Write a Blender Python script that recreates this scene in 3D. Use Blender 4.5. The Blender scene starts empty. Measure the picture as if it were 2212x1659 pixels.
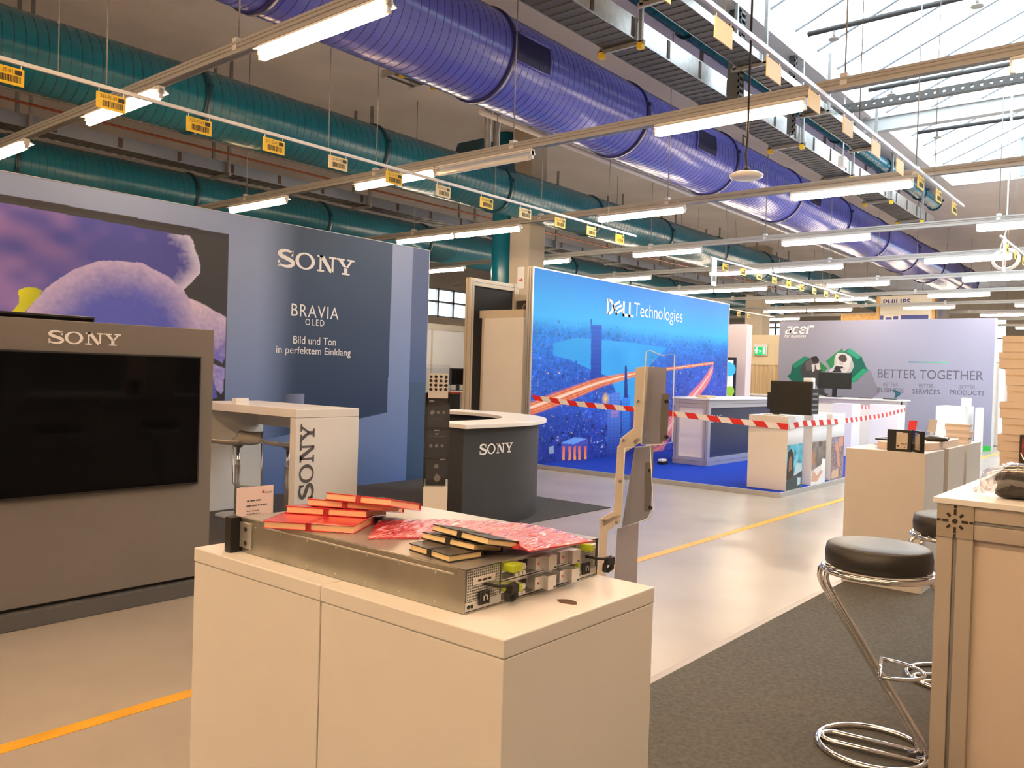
import bpy, bmesh, math, random
import numpy as np
from mathutils import Vector, Matrix
random.seed(7)
S = bpy.context.scene
COL = S.collection

# ---------------------------------------------------------------- camera
F, YAW, PITCH, ROLL, HC, PW, PH = 1792.6, 0.69068, -0.013156, -0.030323, 1.48, 2212, 1659
_f = np.array([math.cos(YAW)*math.cos(PITCH), math.sin(YAW)*math.cos(PITCH), math.sin(PITCH)])
_r = np.array([math.sin(YAW), -math.cos(YAW), 0.0])
_d = np.cross(_f, _r)
_c, _s = math.cos(ROLL), math.sin(ROLL)
CR, CD, CF = _c*_r+_s*_d, -_s*_r+_c*_d, _f
cam = bpy.data.cameras.new('camera')
cam.lens = F/PW*36.0
cam.sensor_fit = 'HORIZONTAL'
cam.sensor_width = 36.0
cam.clip_start, cam.clip_end = 0.05, 300
camo = bpy.data.objects.new('camera', cam)
COL.objects.link(camo)
_m = Matrix.Identity(4)
for i in range(3):
    _m[i][0], _m[i][1], _m[i][2] = CR[i], -CD[i], -CF[i]
_m[2][3] = HC
camo.matrix_world = _m
S.camera = camo

def ray(x, y):
    return (x-PW/2)/F*CR + (y-PH/2)/F*CD + CF
def PX(x, y, X):
    d = ray(x, y); return Vector(d*(X/d[0])) + Vector((0, 0, HC))
def PY(x, y, Y):
    d = ray(x, y); return Vector(d*(Y/d[1])) + Vector((0, 0, HC))
def PZ(x, y, Z):
    d = ray(x, y); return Vector(d*((Z-HC)/d[2])) + Vector((0, 0, HC))

# ---------------------------------------------------------------- world, exposure
S.view_settings.view_transform = 'Standard'
S.view_settings.look = 'None'
S.view_settings.exposure = EXPOSURE = 0.6
S.view_settings.gamma = 1.0
S.view_settings.use_curve_mapping = False
W = bpy.data.worlds.new('sky')
S.world = W
W.use_nodes = True
bg = W.node_tree.nodes['Background']
bg.inputs[0].default_value = (0.80, 0.92, 1.0, 1)
bg.inputs[1].default_value = 4.0
TUBE_WARM, TUBE_COOL, TUBE_POWER = (1.0, 0.645, 0.36), (1.0, 0.82, 0.63), 50.0

# ---------------------------------------------------------------- materials
MATS = {}
def mat(name, col, rough=0.5, metal=0.0, spec=0.5, noise=None, bump=None, emit=None, coat=0.0):
    """noise = (scale, amount): faint tonal wear of the surface; bump = (scale, strength)"""
    if name in MATS:
        return MATS[name]
    m = bpy.data.materials.new(name); m.use_nodes = True
    nt = m.node_tree; b = nt.nodes['Principled BSDF']
    c = (*col, 1) if len(col) == 3 else col
    b.inputs['Base Color'].default_value = c
    b.inputs['Roughness'].default_value = rough
    b.inputs['Metallic'].default_value = metal
    b.inputs['Specular IOR Level'].default_value = spec
    b.inputs['Coat Weight'].default_value = coat
    m.diffuse_color = c
    if noise or bump:
        tc = nt.nodes.new('ShaderNodeTexCoord')
    if noise:
        n = nt.nodes.new('ShaderNodeTexNoise'); n.inputs['Scale'].default_value = noise[0]; n.inputs['Detail'].default_value = 6
        nt.links.new(tc.outputs['Object'], n.inputs['Vector'])
        r = nt.nodes.new('ShaderNodeValToRGB')
        r.color_ramp.elements[0].position = 0.3; r.color_ramp.elements[1].position = 0.7
        a = noise[1]
        r.color_ramp.elements[0].color = (*[max(0, v*(1-a)) for v in c[:3]], 1)
        r.color_ramp.elements[1].color = (*[min(1, v*(1+a)) for v in c[:3]], 1)
        nt.links.new(n.outputs['Fac'], r.inputs['Fac']); nt.links.new(r.outputs['Color'], b.inputs['Base Color'])
    if bump:
        n = nt.nodes.new('ShaderNodeTexNoise'); n.inputs['Scale'].default_value = bump[0]; n.inputs['Detail'].default_value = 4
        nt.links.new(tc.outputs['Object'], n.inputs['Vector'])
        bp = nt.nodes.new('ShaderNodeBump'); bp.inputs['Strength'].default_value = bump[1]; bp.inputs['Distance'].default_value = 0.01
        nt.links.new(n.outputs['Fac'], bp.inputs['Height']); nt.links.new(bp.outputs['Normal'], b.inputs['Normal'])
    if emit:
        b.inputs['Emission Color'].default_value = (*emit[0], 1)
        b.inputs['Emission Strength'].default_value = emit[1]
    MATS[name] = m
    return m

def glassmat(name, tint=(0.96, 0.98, 1.0), refl=0.12, rough=0.03):
    m = bpy.data.materials.new(name); m.use_nodes = True
    nt = m.node_tree; nt.nodes.clear()
    o = nt.nodes.new('ShaderNodeOutputMaterial'); mx = nt.nodes.new('ShaderNodeMixShader')
    t = nt.nodes.new('ShaderNodeBsdfTransparent'); t.inputs[0].default_value = (*tint, 1)
    g = nt.nodes.new('ShaderNodeBsdfGlossy'); g.inputs['Roughness'].default_value = rough
    fr = nt.nodes.new('ShaderNodeLayerWeight'); fr.inputs[0].default_value = 0.3
    pw = nt.nodes.new('ShaderNodeMath'); pw.operation = 'POWER'; pw.inputs[1].default_value = 4.0
    ad = nt.nodes.new('ShaderNodeMath'); ad.operation = 'MULTIPLY_ADD'; ad.inputs[1].default_value = 0.6; ad.inputs[2].default_value = refl*0.3
    nt.links.new(fr.outputs['Facing'], pw.inputs[0]); nt.links.new(pw.outputs[0], ad.inputs[0]); nt.links.new(ad.outputs[0], mx.inputs[0])
    nt.links.new(t.outputs[0], mx.inputs[1]); nt.links.new(g.outputs[0], mx.inputs[2]); nt.links.new(mx.outputs[0], o.inputs[0])
    MATS[name] = m
    return m

def attrmat(name, rough=0.45):
    m = bpy.data.materials.new(name); m.use_nodes = True
    nt = m.node_tree; b = nt.nodes['Principled BSDF']
    a = nt.nodes.new('ShaderNodeAttribute'); a.attribute_name = 'print'
    nt.links.new(a.outputs['Color'], b.inputs['Base Color']); b.inputs['Roughness'].default_value = rough
    b.inputs['Specular IOR Level'].default_value = 0.2
    MATS[name] = m
    return m

def srgb(r, g, b):
    f = lambda v: (v/255/12.92) if v/255 <= 0.04045 else ((v/255+0.055)/1.055)**2.4
    return (f(r), f(g), f(b))

WHITE = mat('white_laminate', (0.80, 0.79, 0.77), 0.35, noise=(3, 0.02))
WHITE2 = mat('white_panel', (0.76, 0.75, 0.73), 0.5, noise=(2, 0.03))
ALU = mat('anodised_aluminium', (0.62, 0.62, 0.62), 0.38, 0.75)
STEEL = mat('galvanised_steel', (0.55, 0.55, 0.53), 0.35, 0.85, noise=(14, 0.12))
DKSTEEL = mat('dull_steel', (0.30, 0.30, 0.29), 0.5, 0.6, noise=(10, 0.15))
CHROME = mat('chrome', (0.85, 0.84, 0.82), 0.06, 1.0)
BLACK = mat('black_plastic', (0.012, 0.012, 0.013), 0.35)
BLACKM = mat('black_matt', (0.018, 0.018, 0.019), 0.7)
SCREEN = mat('dark_screen', (0.003, 0.003, 0.004), 0.05, spec=0.12)
RAILM = mat('white_enamel', (0.72, 0.72, 0.71), 0.4)
TRACKM = mat('grey_track', (0.46, 0.46, 0.45), 0.4, 0.2)
INK = mat('white_lettering', (0.86, 0.86, 0.86), 0.5)
GLASS = glassmat('clear_glass')
ACRYL = glassmat('clear_acrylic', (0.95, 0.96, 0.97), 0.08, 0.04)
DARKST = mat('dark_strut', (0.07, 0.07, 0.068), 0.6)

# ---------------------------------------------------------------- mesh helpers
class MB:
    """collects shapes with material slots, then links them as one mesh object"""
    def __init__(self):
        self.v, self.f, self.mi, self.sm = [], [], [], []
        self.mats = []
    def slot(self, m):
        if m not in self.mats: self.mats.append(m)
        return self.mats.index(m)
    def add(self, vs, fs, m, smooth=False, M=None):
        o = len(self.v); k = self.slot(m)
        for p in vs:
            p = Vector(p)
            self.v.append(tuple(M @ p) if M is not None else tuple(p))
        for q in fs:
            self.f.append([o+i for i in q]); self.mi.append(k); self.sm.append(smooth)
        return self
    def box(self, x0, x1, y0, y1, z0, z1, m, M=None):
        vs = [(x, y, z) for x in (x0, x1) for y in (y0, y1) for z in (z0, z1)]
        fs = [(0, 1, 3, 2), (4, 6, 7, 5), (0, 4, 5, 1), (2, 3, 7, 6), (0, 2, 6, 4), (1, 5, 7, 3)]
        return self.add(vs, fs, m, False, M)
    def quad(self, a, b, c, d, m):
        return self.add([a, b, c, d], [(0, 1, 2, 3)], m)
    def prism(self, pts, vec, m, M=None):
        """pts: 3D outline, extruded by vec"""
        n = len(pts); vec = Vector(vec)
        vs = [Vector(p) for p in pts] + [Vector(p)+vec for p in pts]
        fs = [tuple(range(n-1, -1, -1)), tuple(range(n, 2*n))] + [(i, (i+1) % n, n+(i+1) % n, n+i) for i in range(n)]
        return self.add(vs, fs, m, False, M)
    def cyl(self, p0, p1, r, m, seg=16, r1=None, caps=True, smooth=True, M=None):
        p0, p1 = Vector(p0), Vector(p1); r1 = r if r1 is None else r1
        d = (p1-p0).normalized()
        a = d.orthogonal().normalized(); b = d.cross(a)
        vs = []
        for p, rr in ((p0, r), (p1, r1)):
            for i in range(seg):
                t = 2*math.pi*i/seg
                vs.append(p + a*math.cos(t)*rr + b*math.sin(t)*rr)
        fs = [(i, (i+1) % seg, seg+(i+1) % seg, seg+i) for i in range(seg)]
        self.add(vs, fs, m, smooth, M)
        if caps:
            self.add(vs[:seg], [tuple(range(seg-1, -1, -1))], m, False, M)
            self.add(vs[seg:], [tuple(range(seg))], m, False, M)
        return self
    def tube(self, pts, r, m, seg=8, closed=False, M=None):
        pts = [Vector(p) for p in pts]; n = len(pts)
        vs, fs = [], []; a = None
        for i, p in enumerate(pts):
            if closed: d = (pts[(i+1) % n]-pts[i-1]).normalized()
            else: d = (pts[min(i+1, n-1)]-pts[max(i-1, 0)]).normalized()
            if a is None: a = d.orthogonal().normalized()
            else:
                a = (a - d*a.dot(d))
                a = a.normalized() if a.length > 1e-6 else d.orthogonal().normalized()
            b = d.cross(a)
            for k in range(seg):
                t = 2*math.pi*k/seg
                vs.append(p + a*math.cos(t)*r + b*math.sin(t)*r)
        rng = n if closed else n-1
        for i in range(rng):
            for k in range(seg):
                j = (i+1) % n
                fs.append((i*seg+k, i*seg+(k+1) % seg, j*seg+(k+1) % seg, j*seg+k))
        if not closed:
            fs.append(tuple(range(seg-1, -1, -1))); fs.append(tuple((n-1)*seg+k for k in range(seg)))
        return self.add(vs, fs, m, True, M)
    def lathe(self, prof, m, seg=32, c=(0, 0, 0), smooth=True, M=None):
        vs, fs = [], []; n = len(prof)
        for i in range(seg):
            t = 2*math.pi*i/seg
            for r, z in prof: vs.append((c[0]+r*math.cos(t), c[1]+r*math.sin(t), c[2]+z))
        for i in range(seg):
            j = (i+1) % seg
            for k in range(n-1): fs.append((i*n+k, j*n+k, j*n+k+1, i*n+k+1))
        return self.add(vs, fs, m, smooth, M)
    def build(self, name, parent=None, bevel=0.0, label=None, seg=2):
        me = bpy.data.meshes.new(name)
        me.from_pydata([tuple(p) for p in self.v], [], self.f)
        for m in self.mats: me.materials.append(m)
        me.polygons.foreach_set('material_index', self.mi)
        me.polygons.foreach_set('use_smooth', self.sm)
        me.validate(); me.update()
        bm = bmesh.new(); bm.from_mesh(me)
        bmesh.ops.remove_doubles(bm, verts=bm.verts, dist=1e-6)
        bmesh.ops.recalc_face_normals(bm, faces=bm.faces)
        bm.to_mesh(me); bm.free()
        o = bpy.data.objects.new(name, me); COL.objects.link(o)
        if parent is not None: o.parent = parent
        if bevel:
            md = o.modifiers.new('bevel', 'BEVEL'); md.width = bevel; md.segments = seg; md.limit_method = 'ANGLE'; md.angle_limit = 0.7
        if label: o['label'] = label
        return o

def thing(name, label, cat, loc=(0, 0, 0), rz=0.0, group=None):
    o = bpy.data.objects.new(name, None); COL.objects.link(o)
    o.location = loc; o.rotation_euler = (0, 0, rz); o.empty_display_size = 0.1
    o['label'] = label; o['category'] = cat
    if group: o['group'] = group
    return o
def tag(o, label, cat, group=None):
    o['label'] = label; o['category'] = cat
    if group: o['group'] = group
    return o
def struct(o):
    o['kind'] = 'structure'; return o
def dup(root, loc, rz=None, label=None):
    r = root.copy(); COL.objects.link(r); r.location = loc
    if rz is not None: r.rotation_euler = (0, 0, rz)
    if label: r['label'] = label
    for ch in list(root.children):
        c = ch.copy(); COL.objects.link(c); c.parent = r
        for g in list(ch.children):
            d = g.copy(); COL.objects.link(d); d.parent = c
    return r

def text_mesh(body, mesh_name, bold=0.0, shear=0.0, spacing=1.0, extrude=0.0):
    cu = bpy.data.curves.new(mesh_name, 'FONT'); cu.body = body; cu.offset = bold; cu.shear = shear
    cu.space_character = spacing; cu.extrude = extrude; cu.resolution_u = 4
    o = bpy.data.objects.new('tmp_text', cu); COL.objects.link(o)
    dg = bpy.context.evaluated_depsgraph_get()
    me = bpy.data.meshes.new_from_object(o.evaluated_get(dg))
    bpy.data.objects.remove(o); bpy.data.curves.remove(cu)
    vs = np.array([v.co for v in me.vertices]); fs = [tuple(p.vertices) for p in me.polygons]
    bpy.data.meshes.remove(me)
    lo, hi = vs.min(0), vs.max(0)
    return (vs-lo)/(max(hi[0]-lo[0], 1e-6)), fs, (hi[1]-lo[1])/(hi[0]-lo[0])
def put_text(mb, body, origin, xd, up, w, h, m, bold=0.0, shear=0.0, spacing=1.0):
    """writes body into the w x h rectangle whose lower left corner is origin"""
    vs, fs, asp = text_mesh(body, 'text', bold, shear, spacing)
    xd, up, o = Vector(xd), Vector(up), Vector(origin)
    k = h/asp if h else w
    mb.add([o + xd*(p[0]*w) + up*(p[1]*k) for p in vs], fs, m)
def flat(mb, polys, origin, xd, up, sx, sz, m):
    """2D polygons laid on a plane"""
    xd, up, o = Vector(xd), Vector(up), Vector(origin)
    for pl in polys:
        mb.add([o + xd*(x*sx) + up*(z*sz) for x, z in pl], [tuple(range(len(pl)))], m)

# slab-serif wordmark letters in a box 1 high, built from strokes and rings
def ring(cx, cy, rx, ry, ix, iy, n=28, a0=0.0, a1=2*math.pi):
    out = []
    for i in range(n):
        t, u = a0+(a1-a0)*i/n, a0+(a1-a0)*(i+1)/n
        out.append([(cx+rx*math.cos(t), cy+ry*math.sin(t)), (cx+rx*math.cos(u), cy+ry*math.sin(u)),
                    (cx+ix*math.cos(u), cy+iy*math.sin(u)), (cx+ix*math.cos(t), cy+iy*math.sin(t))])
    return out
def stroke(pts, ws):
    out = []
    P = [Vector((x, y, 0)) for x, y in pts]
    N = []
    for i in range(len(P)):
        d = (P[min(i+1, len(P)-1)]-P[max(i-1, 0)]).normalized(); N.append(Vector((-d.y, d.x, 0)))
    for i in range(len(P)-1):
        a, b = P[i]+N[i]*ws[i]/2, P[i+1]+N[i+1]*ws[i+1]/2
        c, d = P[i+1]-N[i+1]*ws[i+1]/2, P[i]-N[i]*ws[i]/2
        out.append([(q.x, q.y) for q in (d, c, b, a)])
    return out
def R4(x0, x1, y0, y1): return [(x0, y0), (x1, y0), (x1, y1), (x0, y1)]
def wordmark():
    out = []
    # S
    pts, ws = [], []
    for i in range(25):
        t = i/24
        a = math.radians(35 + 235*t) if t < 0.5 else 0
    up = [(0.52+0.36*math.cos(a), 0.755+0.20*math.sin(a)) for a in np.radians(np.linspace(20, 235, 14))]
    lo = [(0.50+0.40*math.cos(a), 0.26+0.215*math.sin(a)) for a in np.radians(np.linspace(55, -160, 14))]
    pts = up+lo
    ws = [0.10+0.13*math.sin(math.pi*i/(len(pts)-1))**1.2 for i in range(len(pts))]
    out += stroke(pts, ws)
    out += [R4(0.80, 0.90, 0.66, 0.985), R4(0.08, 0.18, 0.015, 0.36)]
    # O
    out += ring(1.58, 0.5, 0.56, 0.5, 0.36, 0.40)
    # N
    x = 2.27
    out += [R4(x, x+0.36, 0.88, 0.985), R4(x, x+0.42, 0.015, 0.12), R4(x+0.14, x+0.26, 0.1, 0.9),
            [(x+0.10, 0.985), (x+0.40, 0.985), (x+0.98, 0.015), (x+0.76, 0.015)],
            R4(x+0.86, x+0.98, 0.015, 0.9), R4(x+0.70, x+1.12, 0.88, 0.985)]
    # Y
    x = 3.42
    out += [R4(x, x+0.50, 0.88, 0.985), R4(x+0.68, x+1.12, 0.88, 0.985),
            [(x+0.10, 0.9), (x+0.36, 0.9), (x+0.69, 0.42), (x+0.48, 0.42)],
            [(x+0.86, 0.9), (x+1.0, 0.9), (x+0.69, 0.40), (x+0.58, 0.46)],
            R4(x+0.48, x+0.69, 0.1, 0.46), R4(x+0.34, x+0.84, 0.015, 0.12)]
    return [[(px/4.54, py) for px, py in pl] for pl in out]
WM = wordmark()
def put_wordmark(mb, origin, xd, up, w, h, m):
    flat(mb, WM, origin, xd, up, w, h, m)

def in_poly(px, py, poly):
    inside = np.zeros(px.shape, bool); n = len(poly)
    for i in range(n):
        x0, y0 = poly[i]; x1, y1 = poly[(i+1) % n]
        c = ((y0 > py) != (y1 > py)) & (px < (x1-x0)*(py-y0)/((y1-y0) if y1 != y0 else 1e-9)+x0)
        inside ^= c
    return inside
def blur_noise(nx, nz, cx, cz, seed):
    """smooth value noise on a grid nx x nz with cells cx x cz"""
    g = np.random.RandomState(seed).rand(int(cz)+2, int(cx)+2)
    u, v = np.linspace(0, cx-1e-3, nx), np.linspace(0, cz-1e-3, nz)
    iu, iv = u.astype(int), v.astype(int); fu, fv = u-iu, v-iv
    fu, fv = fu*fu*(3-2*fu), fv*fv*(3-2*fv)
    a = g[iv][:, iu]; b = g[iv][:, iu+1]; c = g[iv+1][:, iu]; d = g[iv+1][:, iu+1]
    return (a*(1-fu)+b*fu)*(1-fv)[:, None] + (c*(1-fu)+d*fu)*fv[:, None]
def print_sheet(name, parent, o, xd, up, w, h, nx, nz, img, m):
    """a printed sheet: a grid on a plane that carries the print's colours (linear rgb, img[nz,nx,3], row 0 at the bottom)"""
    xd, up, o = np.array(xd, float), np.array(up, float), np.array(o, float)
    u, v = np.meshgrid(np.linspace(0, w, nx), np.linspace(0, h, nz))
    co = o + u[..., None]*xd + v[..., None]*up
    idx = np.arange(nx*nz).reshape(nz, nx)
    q = np.stack([idx[:-1, :-1], idx[:-1, 1:], idx[1:, 1:], idx[1:, :-1]], -1).reshape(-1, 4)
    me = bpy.data.meshes.new(name)
    me.vertices.add(nx*nz); me.vertices.foreach_set('co', co.reshape(-1).astype(np.float32))
    me.loops.add(q.size); me.loops.foreach_set('vertex_index', q.reshape(-1).astype(np.int32))
    me.polygons.add(len(q)); me.polygons.foreach_set('loop_start', np.arange(0, q.size, 4, dtype=np.int32))
    me.update(calc_edges=True); me.validate()
    a = me.color_attributes.new('print', 'FLOAT_COLOR', 'POINT')
    c = np.ones((nx*nz, 4), np.float32); c[:, :3] = np.clip(img.reshape(-1, 3), 0, 1)
    a.data.foreach_set('color', c.reshape(-1))
    me.materials.append(m)
    ob = bpy.data.objects.new(name, me); COL.objects.link(ob); ob.parent = parent
    return ob

def blur_line(mb, o, xd, up, w, h, m, seed):
    """a line of print too small to read: a row of word-long dashes"""
    r = random.Random(seed); o, xd, up = Vector(o), Vector(xd), Vector(up); x = 0.0
    while x < w-h:
        l = min(h*r.uniform(1.2, 3.5), w-x)
        mb.quad(o+xd*x, o+xd*(x+l), o+xd*(x+l)+up*h*0.7, o+xd*x+up*h*0.7, m); x += l+h*0.5

# ================================================================ the hall
CEIL = 6.5
FLOORM = mat('sealed_concrete', srgb(164, 155, 144), 0.26, spec=0.45, noise=(0.9, 0.10))
CEILM = mat('ceiling_concrete', srgb(236, 228, 226), 0.85, noise=(0.7, 0.08))
WALLM = mat('hall_wall', srgb(176, 166, 150), 0.8, noise=(0.5, 0.1))
YELLOW = mat('yellow_paint', srgb(222, 166, 48), 0.45, noise=(5, 0.08))
m = MB(); m.box(-14, 48, -15, 24, -0.3, 0, FLOORM); floor = struct(m.build('floor'))
m = MB(); m.box(-14, 48, 3.40, 3.48, 0.0005, 0.002, YELLOW); m.build('line_marking', floor, label='yellow painted line')
SK = (9.6, 23.0, -4.5, 4.9)          # roof light opening
m = MB()
for x0, x1, y0, y1 in ((-14, 48, SK[3], 24), (-14, 48, -15, SK[2]), (-14, SK[0], SK[2], SK[3]), (SK[1], 48, SK[2], SK[3])):
    m.box(x0, x1, y0, y1, CEIL, CEIL+0.35, CEILM)
ceiling = struct(m.build('ceiling'))
a, c = PY(880, 612, 24), PY(1012, 692, 24)
m = MB(); m.box(-14.3, a.x, 24, 24.3, -0.3, CEIL+0.4, WALLM); m.box(c.x, 48.3, 24, 24.3, -0.3, CEIL+0.4, WALLM)
m.box(a.x, c.x, 24, 24.3, -0.3, c.z, WALLM); m.box(a.x, c.x, 24, 24.3, a.z, CEIL+0.4, WALLM); struct(m.build('wall_left'))
m = MB(); m.box(a.x, c.x, 24.12, 24.16, c.z, a.z, GLASS); w = struct(m.build('window_5'))
f = MB()
for x in np.linspace(a.x, c.x, 5): f.box(x-0.05, x+0.05, 24.05, 24.2, c.z, a.z, DKSTEEL)
for z in (c.z, (a.z+c.z)/2, a.z-0.08): f.box(a.x, c.x, 24.05, 24.2, z, z+0.08, DKSTEEL)
f.build('window_frame', w)
m = MB(); m.box(-14.3, 48.3, -15.3, -15, -0.3, CEIL+0.4, WALLM); struct(m.build('wall_right'))
m = MB(); m.box(-14.3, -14, -15, 24, -0.3, CEIL+0.4, WALLM); struct(m.build('wall_front'))
# far wall with a band of windows
m = MB()
m.box(48, 48.3, -15, 24, -0.3, 3.0, WALLM); m.box(48, 48.3, -15, 24, 5.0, CEIL+0.4, WALLM)
wy = [24, 21.5, 17.5, 11.5, 7.5, 1.5, -2.5, -15]
for i in range(0, len(wy), 2): m.box(48, 48.3, wy[i+1], wy[i], 3.0, 5.0, WALLM)
struct(m.build('wall_back'))
for k, (a, b) in enumerate(((17.5, 21.5), (7.5, 11.5), (-2.5, 1.5))):
    m = MB(); m.box(48.12, 48.16, a, b, 3.0, 5.0, GLASS)
    w = struct(m.build('window_%d' % (k+2)))
    f = MB()
    for y in np.linspace(a, b, 5): f.box(48.05, 48.2, y-0.05, y+0.05, 3.0, 5.0, DKSTEEL)
    f.box(48.05, 48.2, a, b, 3.0, 3.08, DKSTEEL); f.box(48.05, 48.2, a, b, 4.92, 5.0, DKSTEEL); f.box(48.05, 48.2, a, b, 3.95, 4.02, DKSTEEL)
    f.build('window_frame', w)
# roof light: a glazed saddle roof over the opening, gables, glazing bars, tie beams
RZ = CEIL+0.35
RG = 2.0
ym = 0.2
m = MB()
m.quad((SK[0], SK[3], RZ), (SK[1], SK[3], RZ), (SK[1], ym, RZ+RG), (SK[0], ym, RZ+RG), GLASS)
m.quad((SK[0], ym, RZ+RG), (SK[1], ym, RZ+RG), (SK[1], SK[2], RZ), (SK[0], SK[2], RZ), GLASS)
for x in SK[:2]: m.add([(x, SK[2], RZ), (x, SK[3], RZ), (x, ym, RZ+RG)], [(0, 1, 2)], GLASS)
roof = struct(m.build('window_1'))
BARM = mat('grey_painted_steel', srgb(150, 155, 160), 0.5)
x = SK[0]
while x < SK[1]+0.01:
    b = MB(); b.cyl((x, SK[3], RZ-0.03), (x, ym, RZ+RG-0.03), 0.022, BARM, 6); b.cyl((x, ym, RZ+RG-0.03), (x, SK[2], RZ-0.03), 0.022, BARM, 6)
    b.build('glazing_bar', roof); x += 0.95
b = MB()
b.box(SK[0], SK[1], ym-0.05, ym+0.05, RZ+RG-0.13, RZ+RG, BARM)
for yy in (1.9, -1.6, 3.4): b.box(SK[1]-0.06, SK[1], yy-0.04, yy+0.04, RZ-0.3, RZ+RG*(1-abs(yy-ym)/4.7)-0.02, BARM)
b.build('gable_frame', roof)
TRIMG = mat('pale_grey_beam', srgb(188, 192, 192), 0.6)
for k, x in enumerate((9.5, 16.45)):
    b = MB(); b.box(x-0.09, x+0.09, SK[2]-0.2, SK[3]+0.15, CEIL-0.26, CEIL-0.02, TRIMG); b.box(x-0.14, x+0.14, SK[2]-0.2, SK[3]+0.15, CEIL-0.03, CEIL, TRIMG)
    struct(b.build('trim_%d' % (k+1)))
COLM = mat('column_concrete', srgb(176, 164, 146), 0.8, noise=(1.5, 0.06))
def column(x, y, s, lab):
    b = MB(); b.box(x-s, x+s, y-s, y+s, 0, CEIL, COLM)
    return tag(b.build('concrete_column', bevel=0.02), lab, 'column')

# ---------------------------------------------------------------- air ducts
PURP = mat('violet_duct_paint', srgb(90, 96, 196), 0.22, spec=0.6, noise=(1.2, 0.05))
PURPD = mat('violet_seam', srgb(36, 36, 92), 0.35)
TEAL = mat('teal_duct_paint', srgb(14, 104, 124), 0.26, spec=0.6, noise=(1.2, 0.05))
TEALD = mat('teal_seam', srgb(8, 58, 74), 0.35)
GRIL = mat('grille_violet', srgb(40, 40, 88), 0.5)
def duct(name, label, y, z, r, x0, x1, sec, off, pm, sm, pitch=0.115, seg=40):
    t = thing(name, label, 'air duct', (x0, y, z))
    x = x0
    cuts = [x0] + [c for c in np.arange(off, x1, sec) if c > x0+0.1] + [x1]
    for a, b in zip(cuts[:-1], cuts[1:]):
        n = max(1, int(round((b-a)/pitch))); p = (b-a)/n
        nr = 9; vs, f0 = [], []
        for i in range(nr+1):
            for k in range(seg):
                g = 2*math.pi*k/seg; vs.append((a-x0+(b-a)*i/nr, r*math.cos(g), r*math.sin(g)))
        for i in range(nr):
            for k in range(seg): f0.append((i*seg+k, i*seg+(k+1) % seg, (i+1)*seg+(k+1) % seg, (i+1)*seg+k))
        hv, f1 = [], []
        for i in range((n-1)*seg+1):
            g = 2*math.pi*i/seg; xx = a-x0+0.02+p*i/seg
            for w_, rr in ((-0.0045, r-0.001), (0.0, r+0.0035), (0.0045, r-0.001)): hv.append((xx+w_, rr*math.cos(g), rr*math.sin(g)))
        for i in range((n-1)*seg):
            for q in (0, 1): f1.append((i*3+q, i*3+q+1, i*3+q+4, i*3+q+3))
        mb = MB(); mb.add(vs, f0, pm, True); mb.add(hv, f1, sm, True)  # seam strip coloured darker to stand for shade in the groove
        mb.build('duct_section', t)
        j = MB(); j.cyl((b-x0-0.035, 0, 0), (b-x0+0.035, 0, 0), r+0.022, sm, seg)
        j.box(b-x0-0.02, b-x0+0.02, -(r+0.05)*0.93-0.04, -(r+0.02)*0.93, 0.18*r, 0.18*r+0.05, sm)
        j.build('joint_ring', t)
    return t
DP = duct('ventilation_duct', 'big violet spiral air duct running overhead along the hall', 6.82, 5.31, 0.55, -2.5, 34, 3.05, 1.35, PURP, PURPD)
def cyl_hit(px, py, y, z, r):
    d = ray(px, py); a = d[1]**2+d[2]**2; oy, oz = -y, HC-z
    b = 2*(d[1]*oy+d[2]*oz); c = oy*oy+oz*oz-r*r
    t = (-b-math.sqrt(max(0, b*b-4*a*c)))/(2*a)
    p = d*t+np.array([0, 0, HC]); return p[0], math.atan2(p[2]-z, p[1]-y)
for (px, py) in ((1152, 116), (1527, 307), (1760, 425)):
    gx, ga = cyl_hit(px, py, 6.82, 5.31, 0.55)
    g = MB(); n = 8; ha = 0.30
    def cp(xx, aa, rr): return (xx+2.5, rr*math.cos(aa), rr*math.sin(aa))
    for i in range(n):
        a0, a1 = ga-ha+2*ha*i/n, ga-ha+2*ha*(i+1)/n
        g.quad(cp(gx-0.33, a0, 0.562), cp(gx+0.33, a0, 0.562), cp(gx+0.33, a1, 0.562), cp(gx-0.33, a1, 0.562), GRIL)
    for i in range(19):
        xx = gx-0.31+0.62*i/18
        for k in range(n):
            a0, a1 = ga-ha+2*ha*k/n, ga-ha+2*ha*(k+1)/n
            g.quad(cp(xx-0.006, a0, 0.568), cp(xx+0.006, a0, 0.568), cp(xx+0.006, a1, 0.568), cp(xx-0.006, a1, 0.568), PURPD)
    for aa in (ga-ha, ga+ha):
        for s in (-1, 1): g.tube([cp(gx-0.34, aa, 0.57), cp(gx+0.34, aa, 0.57)], 0.012, PURP, 6)
    for xx in (gx-0.34, gx+0.34): g.tube([cp(xx, ga-ha+2*ha*k/n, 0.57) for k in range(n+1)], 0.012, PURP, 6)
    g.build('grille', DP, label='dark rectangular grille')
DT1 = duct('ventilation_duct', 'teal spiral air duct nearest to the violet duct', 10.15, 4.88, 0.42, -4, 36, 3.0, 2.6, TEAL, TEALD)
DT2 = duct('ventilation_duct', 'teal air duct farther left, just above the top of the flower wall', 14.6, 4.58, 0.42, -4, 36, 3.0, 2.0, TEAL, TEALD)
DT3 = duct('ventilation_duct', 'thin bright teal pipe duct beside the roof light', 5.42, 6.20, 0.16, 7.5, 23.5, 3.0, 10, TEAL, TEALD, 0.2, 24)
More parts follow.
